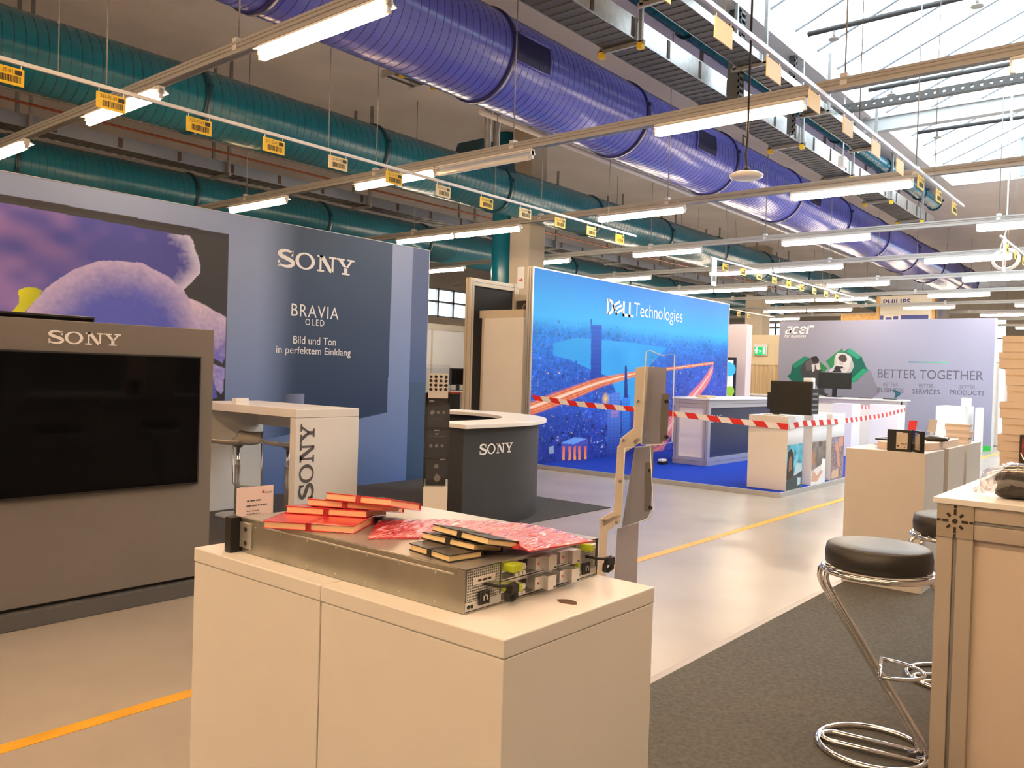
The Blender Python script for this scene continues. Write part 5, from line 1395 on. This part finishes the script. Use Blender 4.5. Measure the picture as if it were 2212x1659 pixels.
b = MB(); b.box(0.395, 0.408, -0.026, 0.004, 0.068, 0.084, LIME); b.box(0.408, 0.43, -0.018, 0.004, 0.070, 0.082, SILV); b.build('release_handle', t, bevel=0.002)
b = MB(); b.box(0.376, 0.382, -0.006, 0.004, 0.030, 0.046, LIME); b.build('release_tab', t)

# notebooks
REDC = mat('red_cover', srgb(206, 40, 52), 0.28, coat=0.5)
PAGES = mat('cream_page_edges', srgb(246, 222, 170), 0.7, noise=(200, 0.05))
REDP = mat('reddish_page_edges', srgb(244, 200, 160), 0.7)
BLKC = mat('black_cover', srgb(32, 30, 28), 0.35)
STRAP = mat('dark_red_band', srgb(170, 20, 30), 0.5)
FOIL = glassmat('clear_foil', (0.99, 0.97, 0.97), 0.7, 0.08)
def notebook(name, label, fl, fr_, z, w, th, cover, pages, band, tilt=0.0, group=None):
    """front-left and front-right lower corners, width w away from the viewer"""
    fl, fr_ = Vector((fl[0], fl[1], z)), Vector((fr_[0], fr_[1], z))
    d = fr_-fl; L = d.length; a = math.atan2(d.y, d.x)
    t = thing(name, label, 'notebook', fl, a, group)
    M = Matrix.Rotation(tilt, 4, 'X')
    b = MB(); c = 0.0022
    b.box(0, L, 0, w, 0, c, cover, M); b.box(0, L, 0, w, th-c, th, cover, M); b.box(0, L, w-0.002, w, 0, th, cover, M); b.build('cover', t, bevel=0.0006)
    b = MB(); b.box(0.003, L-0.003, 0.002, w-0.003, c, th-c, pages, M); b.build('pages', t)
    b = MB(); x = L*0.47; b.box(x, x+0.013, -0.0008, w, -0.0003, 0, band, M); b.box(x, x+0.013, -0.0012, 0, -0.0003, th+0.0003, band, M); b.box(x, x+0.013, -0.0008, w, th, th+0.0004, band, M); b.build('elastic_band', t)
    return t
ZS = ZT+SH+0.0004
rb = [((568, 1141), (765, 1153), 0.0), ((616, 1108), (792, 1119), 0.0185), ((662, 1092), (826, 1104), 0.037), ((702, 1079), (844, 1094), 0.0555)]
rl = ['red notebook at the front, bottom of the four page-edge-on red notebooks', 'red notebook second from the bottom of the four page-edge-on red notebooks', 'red notebook third from the bottom of the four page-edge-on red notebooks', 'red notebook at the back, topmost of the four page-edge-on red notebooks']
for k, (a, c, dz) in enumerate(rb):
    A, Bq = PZ(a[0], a[1], ZS+dz), PZ(c[0], c[1], ZS+dz)
    notebook('red_notebook', rl[k], A, Bq, ZS+dz, 0.150, 0.0180, REDC, REDP, STRAP, (0, -0.118, -0.19, -0.21)[k], 'red notebooks on the server')
# foil wrapped red notebooks lying flat in an overlapping row
FOILR = bpy.data.materials.new('foil_wrapped_red'); FOILR.use_nodes = True
nt = FOILR.node_tree; bs_ = nt.nodes['Principled BSDF']
bs_.inputs['Base Color'].default_value = (*srgb(206, 42, 60), 1); bs_.inputs['Roughness'].default_value = 0.35
bs_.inputs['Coat Weight'].default_value = 1.0; bs_.inputs['Coat Roughness'].default_value = 0.10; bs_.inputs['Coat IOR'].default_value = 2.1
tc = nt.nodes.new('ShaderNodeTexCoord'); mp = nt.nodes.new('ShaderNodeMapping'); mp.inputs['Scale'].default_value = (9, 34, 9); mp.inputs['Rotation'].default_value = (0, 0, 0.6)
nz = nt.nodes.new('ShaderNodeTexNoise'); nz.inputs['Scale'].default_value = 1.6; nz.inputs['Detail'].default_value = 3; nz.inputs['Distortion'].default_value = 1.2
bp = nt.nodes.new('ShaderNodeBump'); bp.inputs['Strength'].default_value = 0.9; bp.inputs['Distance'].default_value = 0.03
nt.links.new(tc.outputs['Object'], mp.inputs['Vector']); nt.links.new(mp.outputs['Vector'], nz.inputs['Vector']); nt.links.new(nz.outputs['Fac'], bp.inputs['Height'])
nt.links.new(bp.outputs['Normal'], bs_.inputs['Coat Normal'])
for k, (qd, dz) in enumerate(((((794, 1165), (905, 1164), (960, 1125), (818, 1126)), 0), (((905, 1165), (1000, 1174), (1060, 1129), (948, 1125)), 0.0052), (((985, 1173), (1075, 1183), (1140, 1134), (1050, 1128)), 0.0104), (((1070, 1181), (1135, 1189), (1205, 1147), (1125, 1132)), 0.0156), (((1142, 1193), (1282, 1171), (1205, 1148), (1090, 1164)), 0.0208))):
    Q = [PZ(x, y, ZS+dz) for x, y in qd]
    t = thing('red_notebook', 'foil wrapped red notebook lying flat, %s from the left in the shiny row' % ORD[k], 'notebook', Q[0], 0, 'foil wrapped red notebooks')
    b = MB(); nn = 16; vs = []; rr = random.Random(k)
    def at2(i, j):
        u, v = i/nn, j/nn; p = (Q[0]*(1-u)+Q[1]*u)*(1-v)+(Q[3]*(1-u)+Q[2]*u)*v; return p-Q[0]
    for i in range(nn+1):
        for j in range(nn+1):
            ed = min(i, nn-i, j, nn-j); p = at2(i, j)
            vs.append((p.x, p.y, (0.0044 if ed > 0 else 0.0034)+(0.0022*abs(math.sin(i*0.9+j*0.55+k))+rr.random()*0.0016 if ed > 0 else 0)))
    fs = [(i*(nn+1)+j, (i+1)*(nn+1)+j, (i+1)*(nn+1)+j+1, i*(nn+1)+j+1) for i in range(nn) for j in range(nn)]
    o = len(vs); ring_ = [(i, 0) for i in range(nn+1)]+[(nn, j) for j in range(1, nn+1)]+[(i, nn) for i in range(nn-1, -1, -1)]+[(0, j) for j in range(nn-1, 0, -1)]
    for (i, j) in ring_:
        p = at2(i, j); vs.append((p.x, p.y, 0))
    R_ = len(ring_)
    for q in range(R_):
        i, j = ring_[q]; i2, j2 = ring_[(q+1) % R_]; fs.append((i*(nn+1)+j, o+q, o+(q+1) % R_, i2*(nn+1)+j2))
    fs.append(tuple(o+q for q in range(R_)))
    b.add(vs, fs, FOILR, True); co = b.build('cover', t); co.modifiers.new('split', 'EDGE_SPLIT').split_angle = 1.0
# black notebooks
for k, (a, c, dz, lab) in enumerate((((883, 1188), (970, 1216), 0.0, 'bottom'), ((909, 1163), (1024, 1190), 0.0155, 'middle'), ((932, 1146), (1053, 1178), 0.031, 'topmost'))):
    A, B2 = PZ(a[0], a[1], ZS+dz), PZ(c[0], c[1], ZS+dz)
    notebook('black_notebook', 'small black notebook with cream page edges, %s of three on the server' % lab, A, B2, ZS+dz, 0.088, 0.0150, BLKC, PAGES, BLACKM, (0, -0.16, -0.2)[k], 'black notebooks on the server')
# sign card in its holder
tl, tr, bl = PY(521, 1058, 1.935), PY(600, 1048, 1.935), PY(512, 1110, 1.935)
t = thing('sign_card', 'small white sign card in a clear holder behind the server', 'sign card', (tl.x, 1.935, ZT))
w, h = tr.x-tl.x, (tl.z+tr.z)/2-ZT
b = MB(); sl = -0.012; b.prism([(sl, 0, 0), (sl+w, 0, 0), (w, 0.02, h), (0, 0.02, h)], (0, 0.0015, 0), mat('pinkish_paper', srgb(232, 214, 216), 0.6))
def cp2(u, v): return (sl+(u*w)+v*(0-sl), 0.02*v-0.0008, h*v)
def ct(s, u, v, ww, hh, m): put_text(b, s, cp2(u, v), (1, 0, 0), (0.1, 0.14, 1), ww*w, hh*h, m)
for i in range(5):
    a = math.pi*(0.15+0.7*i/4); b.add([cp2(0.715, 0.865), cp2(0.715+0.05*math.cos(a)-0.012, 0.865+0.05*math.sin(a)), cp2(0.715+0.05*math.cos(a)+0.012, 0.865+0.05*math.sin(a))], [(0, 1, 2)], mat('red_mark', srgb(200, 40, 50), 0.5))
ct('HUAWEI', 0.77, 0.86, 0.18, 0.035, TAGI)
def cl(u, v, ww, hh, m, sd): blur_line(b, cp2(u, v), (1, 0, 0), (0.1, 0.14, 1), ww*w, hh*h, m, sd)
cl(0.27, 0.74, 0.42, 0.034, GLET, 1); cl(0.26, 0.65, 0.62, 0.03, GLET, 2)
for i in range(8): cl(0.26, 0.56-0.055*i, 0.34+0.04*(i % 3), 0.02, GREYP, 10+i)
b.build('card', t)
b = MB(); b.prism([(sl-0.003, 0.003, 0), (sl+w+0.008, 0.003, 0), (w+0.008, 0.023, h), (-0.003, 0.023, h)], (0, 0.0012, 0), ACRYL); b.box(0.0, w, 0.005, 0.035, 0, 0.003, ACRYL)
b.build('holder', t)

# ================================================================ right hand side: counter, stools, plinths
t = thing('counter', 'white topped counter with aluminium frame and star connector at the right edge', 'counter', (3.125, 0.675, 0.006))
CL, CW, CH = 2.3, 1.4, 1.075
BEIGEF = mat('beige_frame', srgb(176, 166, 154), 0.5, 0.15)
b = MB(); b.box(-0.012, CL, -CW, 0.012, CH, CH+0.020, WHITE); b.build('counter_top', t, bevel=0.002)
P_ = 0.112
for x in (0, CL-P_):
    for y in (-P_, -CW):
        f = MB(); f.box(x, x+P_, y, y+0.05, 0, CH, BEIGEF); f.box(x, x+P_, y+0.062, y+P_, 0, CH, BEIGEF); f.box(x+0.008, x+P_-0.008, y+0.05, y+0.062, 0, CH, DKSTEEL); f.build('post', t, bevel=0.002)
for z in (CH-P_, 0.0):
    f = MB(); g = MB()
    for (za, zb) in ((0, 0.05), (0.062, P_)):
        f.box(0, 0.10, -CW+P_, -P_, z+za, z+zb, BEIGEF); g.box(P_, CL-P_, -0.10, 0, z+za, z+zb, BEIGEF)
    f.box(0.008, 0.09, -CW+P_, -P_, z+0.05, z+0.062, DKSTEEL); f.build('beam', t, bevel=0.002)
    g.box(P_, CL-P_, -0.09, -0.008, z+0.05, z+0.062, DKSTEEL); g.build('beam', t, bevel=0.002)
for y in (-P_/2, -CW+P_/2):
    b = MB(); star(b, (-0.001, y, CH-P_/2), (0, -1, 0), (0, 0, 1), P_/2, mat('connector_grey', srgb(170, 158, 140), 0.4, 0.4), mat('slot_dark', srgb(50, 36, 28), 0.7)); b.build('corner_connector', t)
b = MB(); b.box(0.025, 0.035, -CW+P_, -P_, P_, CH-P_, mat('cream_infill', srgb(206, 192, 178), 0.5)); b.build('front_panel', t)
b = MB(); b.box(P_, CL-P_, -0.06, -0.05, P_, CH-P_, mat('cream_infill', (0, 0, 0))); b.build('side_panel', t)
CT = 0.006+CH+0.0205
# black camera in a clear bag
t = thing('bagged_camera', 'black camera part wrapped in a clear plastic bag on the right hand counter', 'camera', (3.32, 0.42, CT))
bm_ = MB(); rr = random.Random(9); nu, nv = 28, 16; vs = []
def blob(s, seed, amp, zs=1.0):
    nx = np.random.RandomState(seed).rand(12, 3)*2-1; ph = np.random.RandomState(seed+1).rand(12)*6
    vs = []
    for j in range(nv+1):
        for i in range(nu):
            a, p_ = 2*math.pi*i/nu, math.pi*j/nv
            d = np.array([math.sin(p_)*math.cos(a), math.sin(p_)*math.sin(a), math.cos(p_)])
            k = 1+amp*sum(math.sin(5*float(nx[q]@d)+ph[q]) for q in range(12))/6
            e = np.sign(d)*np.abs(d)**0.75
            vs.append((e[0]*s[0]*k, e[1]*s[1]*k, max(0.0, s[2]*zs+e[2]*s[2]*k)))
    fs = [(j*nu+i, j*nu+(i+1) % nu, (j+1)*nu+(i+1) % nu, (j+1)*nu+i) for j in range(nv) for i in range(nu)]
    return vs, fs
v, fc = blob((0.075, 0.11, 0.058), 3, 0.25); bm_.add(v, fc, mat('crumpled_black', srgb(44, 40, 36), 0.3, bump=(40, 0.6)), True); bm_.build('camera_body', t)
bm_ = MB(); v, fc = blob((0.083, 0.125, 0.063), 8, 0.35); bm_.add(v, fc, FOIL, True)
tw = []
for i in range(9):
    for j in range(4): tw.append((-0.03+0.06*j/3+0.01*rr.random(), 0.10+0.085*i/8, max(0.001, 0.055*(1-i/8)+0.02*math.sin(i*1.7+j*2)+0.02*rr.random())))
bm_.add(tw, [(i*4+j, i*4+j+1, (i+1)*4+j+1, (i+1)*4+j) for i in range(8) for j in range(3)], FOIL, True); bm_.build('plastic_bag', t)
# stacked cartons
CART = mat('tan_carton', srgb(202, 188, 174), 0.7, noise=(5, 0.04)); CARTW = mat('white_carton_side', srgb(226, 214, 204), 0.6)
zz = CT; offs = [0.0, 0.012, -0.006, 0.008, -0.020, -0.012, 0.018, 0.006, 0.016]
nb = 8; hb = 0.0785
xl = PX(2163, 900, 4.55).y
for k in range(nb):
    dy = offs[k]
    t = thing('carton', 'flat tan carton, %s from the bottom of the stack on the right hand counter' % ORD[k], 'carton', (4.55, xl+dy, zz), 0.04*math.sin(k*2.1), 'stacked flat cartons')
    b = MB(); b.box(0, 0.34, -0.46, 0, 0, hb-0.004, CART); b.build('tray', t, bevel=0.002)
    b = MB(); b.box(-0.0015, 0.3415, -0.4615, 0.0015, hb-0.030, hb-0.0005, CART); b.box(-0.0025, -0.0015, -0.12, -0.03, hb-0.031, hb-0.028, KRAFT); b.build('lid', t)
    zz += hb
t = thing('picture_box', 'dark box with a reddish picture standing before the stacked cartons', 'box', (4.45, PX(2202, 970, 4.45).y, CT))
z1 = PX(2206, 940, 4.45).z-CT
b = MB(); b.box(0, 0.06, -0.2, 0, 0, z1, mat('dark_box', srgb(34, 28, 30), 0.4)); b.build('box_body', t)
b = MB(); b.box(-0.001, 0, -0.19, -0.01, z1*0.45, z1*0.9, mat('reddish_picture', srgb(120, 44, 40), 0.5, noise=(30, 0.6))); put_text(b, 'VE', (-0.0015, -0.004, 0.05), (0, -1, 0), (0, 0, 1), 0.05, 0.032, INK); b.build('picture', t)

# Z shaped chrome bar stool
def z_stool(label, loc, rz):
    t = thing('bar_stool', label, 'stool', loc, rz, 'black round bar stools')
    R_ = 0.20; zs = 0.735
    b = MB(); b.lathe([(0.0, zs), (R_-0.02, zs), (R_, zs+0.012), (R_+0.002, zs+0.05), (R_-0.004, zs+0.085), (R_-0.02, zs+0.094), (R_*0.5, zs+0.098), (0.0, zs+0.098)], mat('black_leather', srgb(44, 43, 42), 0.42, bump=(120, 0.08)), 48); b.build('seat', t)
    b = MB(); b.tube([((R_+0.006)*math.cos(a), (R_+0.006)*math.sin(a), zs-0.012) for a in np.linspace(0, 2*math.pi, 49)[:-1]], 0.012, CHROME, 10, closed=True)
    for y in (-0.02, 0.02): b.tube([(-R_, y, zs-0.012), (R_, y, zs-0.012)], 0.010, CHROME, 8)
    b.build('seat_ring', t)
    for y, dx in ((-0.02, 0.017), (0.02, -0.017)):
        b = MB(); b.tube([(x+dx, y, z) for x, z in ((-R_+0.05, zs-0.014), (-R_+0.015, zs-0.018), (-R_-0.006, zs-0.035), (-R_-0.010, zs-0.065), (-R_+0.002, zs-0.10), (0.165, 0.09), (0.185, 0.045), (0.180, 0.022), (0.15, 0.014))], 0.0115, CHROME, 10); b.build('leg', t)
    b = MB(); b.tube([(0.205*math.cos(a), 0.205*math.sin(a), 0.012) for a in np.linspace(0, 2*math.pi, 49)[:-1]], 0.012, CHROME, 10, closed=True)
    lp = [(0.18, -0.05, 0.013)]+[(-0.13+0.05*math.cos(a)*1.0-0.01, 0.05*math.sin(a), 0.013) for a in np.linspace(-math.pi/2, -3*math.pi/2, 13)]+[(0.18, 0.05, 0.013)]
    b.tube(lp, 0.011, CHROME, 10); b.build('base_ring', t)
    zm = 0.335; xm = -0.198+0.363*(0.635-zm)/0.545
    b = MB(); ca, sa = math.cos(0.1), math.sin(0.1); pts = [(0, -0.125)]+[(0.16*math.cos(a), 0.12*math.sin(a)) for a in np.linspace(-math.pi/2+0.3, math.pi/2-0.3, 15)]+[(0, 0.125)]; pts = [(xm+0.02+x*ca-y*sa, x*sa+y*ca, zm) for x, y in pts]
    b.tube(pts, 0.008, CHROME, 8, closed=True); b.build('footrest', t)
    return t
rzs = math.atan2(CR[1], CR[0])-0.55
s1 = z_stool('black round bar stool with chrome zigzag frame in front of the right hand counter', (3.52, 0.97, 0.006), rzs)
dup(s1, (4.62, 0.905, 0.006), rzs+0.6, 'black round bar stool mostly hidden behind the right hand counter')

# plinths at the right
shaded_white = mat('shaded_white_laminate', (0.61, 0.58, 0.54), 0.45, noise=(2, 0.02))  # white laminate with its shade put into a darker base colour
pedestal('cream plinth standing nearest behind the black bar stool', 6.36, 6.92, 1.46, 2.01, 0.994, shaded_white, 0.006)
pedestal('cream plinth, middle one of the row behind the black bar stool', 7.06, 7.62, 1.46, 2.01, 0.994, shaded_white, 0.006)
pedestal('cream plinth, farthest of the row behind the black bar stool', 7.72, 8.28, 1.46, 2.01, 0.994, shaded_white, 0.006)
ZP = 1.0005
# curved low riser
b = MB()
crv = [PZ(x, y, ZP) for x, y in ((1858, 957), (1868, 962), (1882, 966), (1900, 967), (1935, 968), (1975, 970), (1995, 971), (2015, 972), (2030, 971))]
poly = [(6.98, 1.90), (6.62, 1.86), (6.50, 1.80), (6.47, 1.70), (6.50, 1.62), (6.58, 1.58), (6.66, 1.52), (6.80, 1.49), (7.55, 1.49), (7.60, 1.92)]
b.prism([(x, y, 0) for x, y in poly][::-1], (0, 0, 0.055), mat('pinkish_riser', srgb(226, 206, 188), 0.5)); o = tag(b.build('display_riser', bevel=0.004), 'low curved display riser across the cream plinths', 'riser'); o.location = (0, 0, ZP)
def drive(label, px, py, X, rz):
    a = PX(px, py, X)
    t = thing('drive_module', label, 'drive', (X, a.y, ZP if X < 6.47 else ZP+0.0555), rz)
    b = MB(); b.box(0, 0.025, -0.08, 0.08, 0, 0.155, BLACK)
    for i in range(9): b.box(-0.004, 0.0, 0.072, 0.082, 0.012+0.016*i, 0.020+0.016*i, BLACK)
    b.build('case', t, bevel=0.002)
    b = MB(); b.box(-0.001, 0, -0.055, 0.02, 0.018, 0.135, mat('label_grey', srgb(196, 184, 166), 0.5)); b.box(-0.0015, -0.001, -0.02, 0.02, 0.118, 0.14, SILV)
    blur_line(b, (-0.002, -0.012, 0.052), (0, -1, 0), (0, 0, 1), 0.036, 0.006, TAGI, 7); b.cyl((-0.001, 0.008, 0.038), (-0.002, 0.008, 0.038), 0.006, TAGI, 8); b.cyl((-0.001, -0.036, 0.032), (-0.002, -0.036, 0.032), 0.005, TAGI, 8); b.build('label_plate', t)
    return t
drive('black drive module with a grey label, left one of two on the nearest cream plinth', 1942, 968, 6.405, 0.06)
drive('black drive module turned aside, right one of two on the nearest cream plinth', 1979, 968, 6.425, -0.95)
ZR = ZP+0.0555
def on_riser(name, label, cat, px, py, build):
    p = PZ(px, py, ZR); o = build(); tag(o, label, cat); o.location = p; return o
def slab(sx, sy, sz, m, bev=0.003):
    def f():
        b = MB(); b.box(-sx, sx, -sy, sy, 0, sz, m); return b.build('tablet', bevel=bev)
    return f
b = MB(); b.box(-0.12, 0.12, -0.09, 0.09, 0, 0.012, BLACK); o = tag(b.build('tablet', bevel=0.003), 'flat black tablet left of the drive modules', 'tablet'); o.location = (6.78, 1.80, ZR)
b = MB(); b.box(-0.13, 0.13, -0.10, 0.10, 0, 0.014, SILV); b.box(-0.12, 0.12, -0.09, 0.09, 0.014, 0.0145, GREYP); o = tag(b.build('tablet', bevel=0.003), 'silver tablet right of the drive modules', 'tablet'); o.location = (7.2, 1.64, ZR)
b = MB(); v, fc = blob((0.05, 0.09, 0.02), 21, 0.3); b.add(v, fc, mat('crumpled_black', (0, 0, 0)), True); o = tag(b.build('cable_bundle'), 'small black cable bundle beside the silver tablet', 'cable'); o.location = (6.98, 1.54, ZR)
for k, (px, py, X, cm, lab) in enumerate(((1970, 921, 6.95, mat('red_mark', (0, 0, 0)), 'red backed phone on a white display stand behind the drive modules'), (2013, 927, 7.35, SILV, 'pale phone on a white display stand behind the silver tablet'))):
    a = PX(px, py, X)
    t = thing('phone_display', lab, 'phone', (X, a.y, ZR))
    b = MB(); b.cyl((0, 0, 0), (0, 0, 0.012), 0.035, WHITE, 20); b.cyl((0, 0, 0.012), (0, 0, 0.06), 0.014, WHITE, 14); b.build('stand', t)
    b = MB(); b.prism([(-0.02, -0.030, 0.055), (-0.02, 0.030, 0.055), (0.03, 0.030, 0.150), (0.03, -0.030, 0.150)], (0.008, 0, -0.004), cm); b.build('phone', t, bevel=0.002)
zz = ZP
p = PX(2066, 955, 7.80)
for k in range(3):
    b = MB(); b.box(0, 0.16, -0.09, 0.09, 0, 0.052, CARTW); b.box(-0.001, 0.161, -0.091, 0.091, 0.030, 0.0535, CART)
    o = tag(b.build('small_carton', bevel=0.002), 'small pale carton, %s of the three stacked on the farthest cream plinth' % ('bottom', 'middle', 'topmost')[k], 'carton', 'small cartons on the farthest plinth'); o.location = (7.80+0.008*k, p.y+0.006*(-1)**k, zz); zz += 0.0542
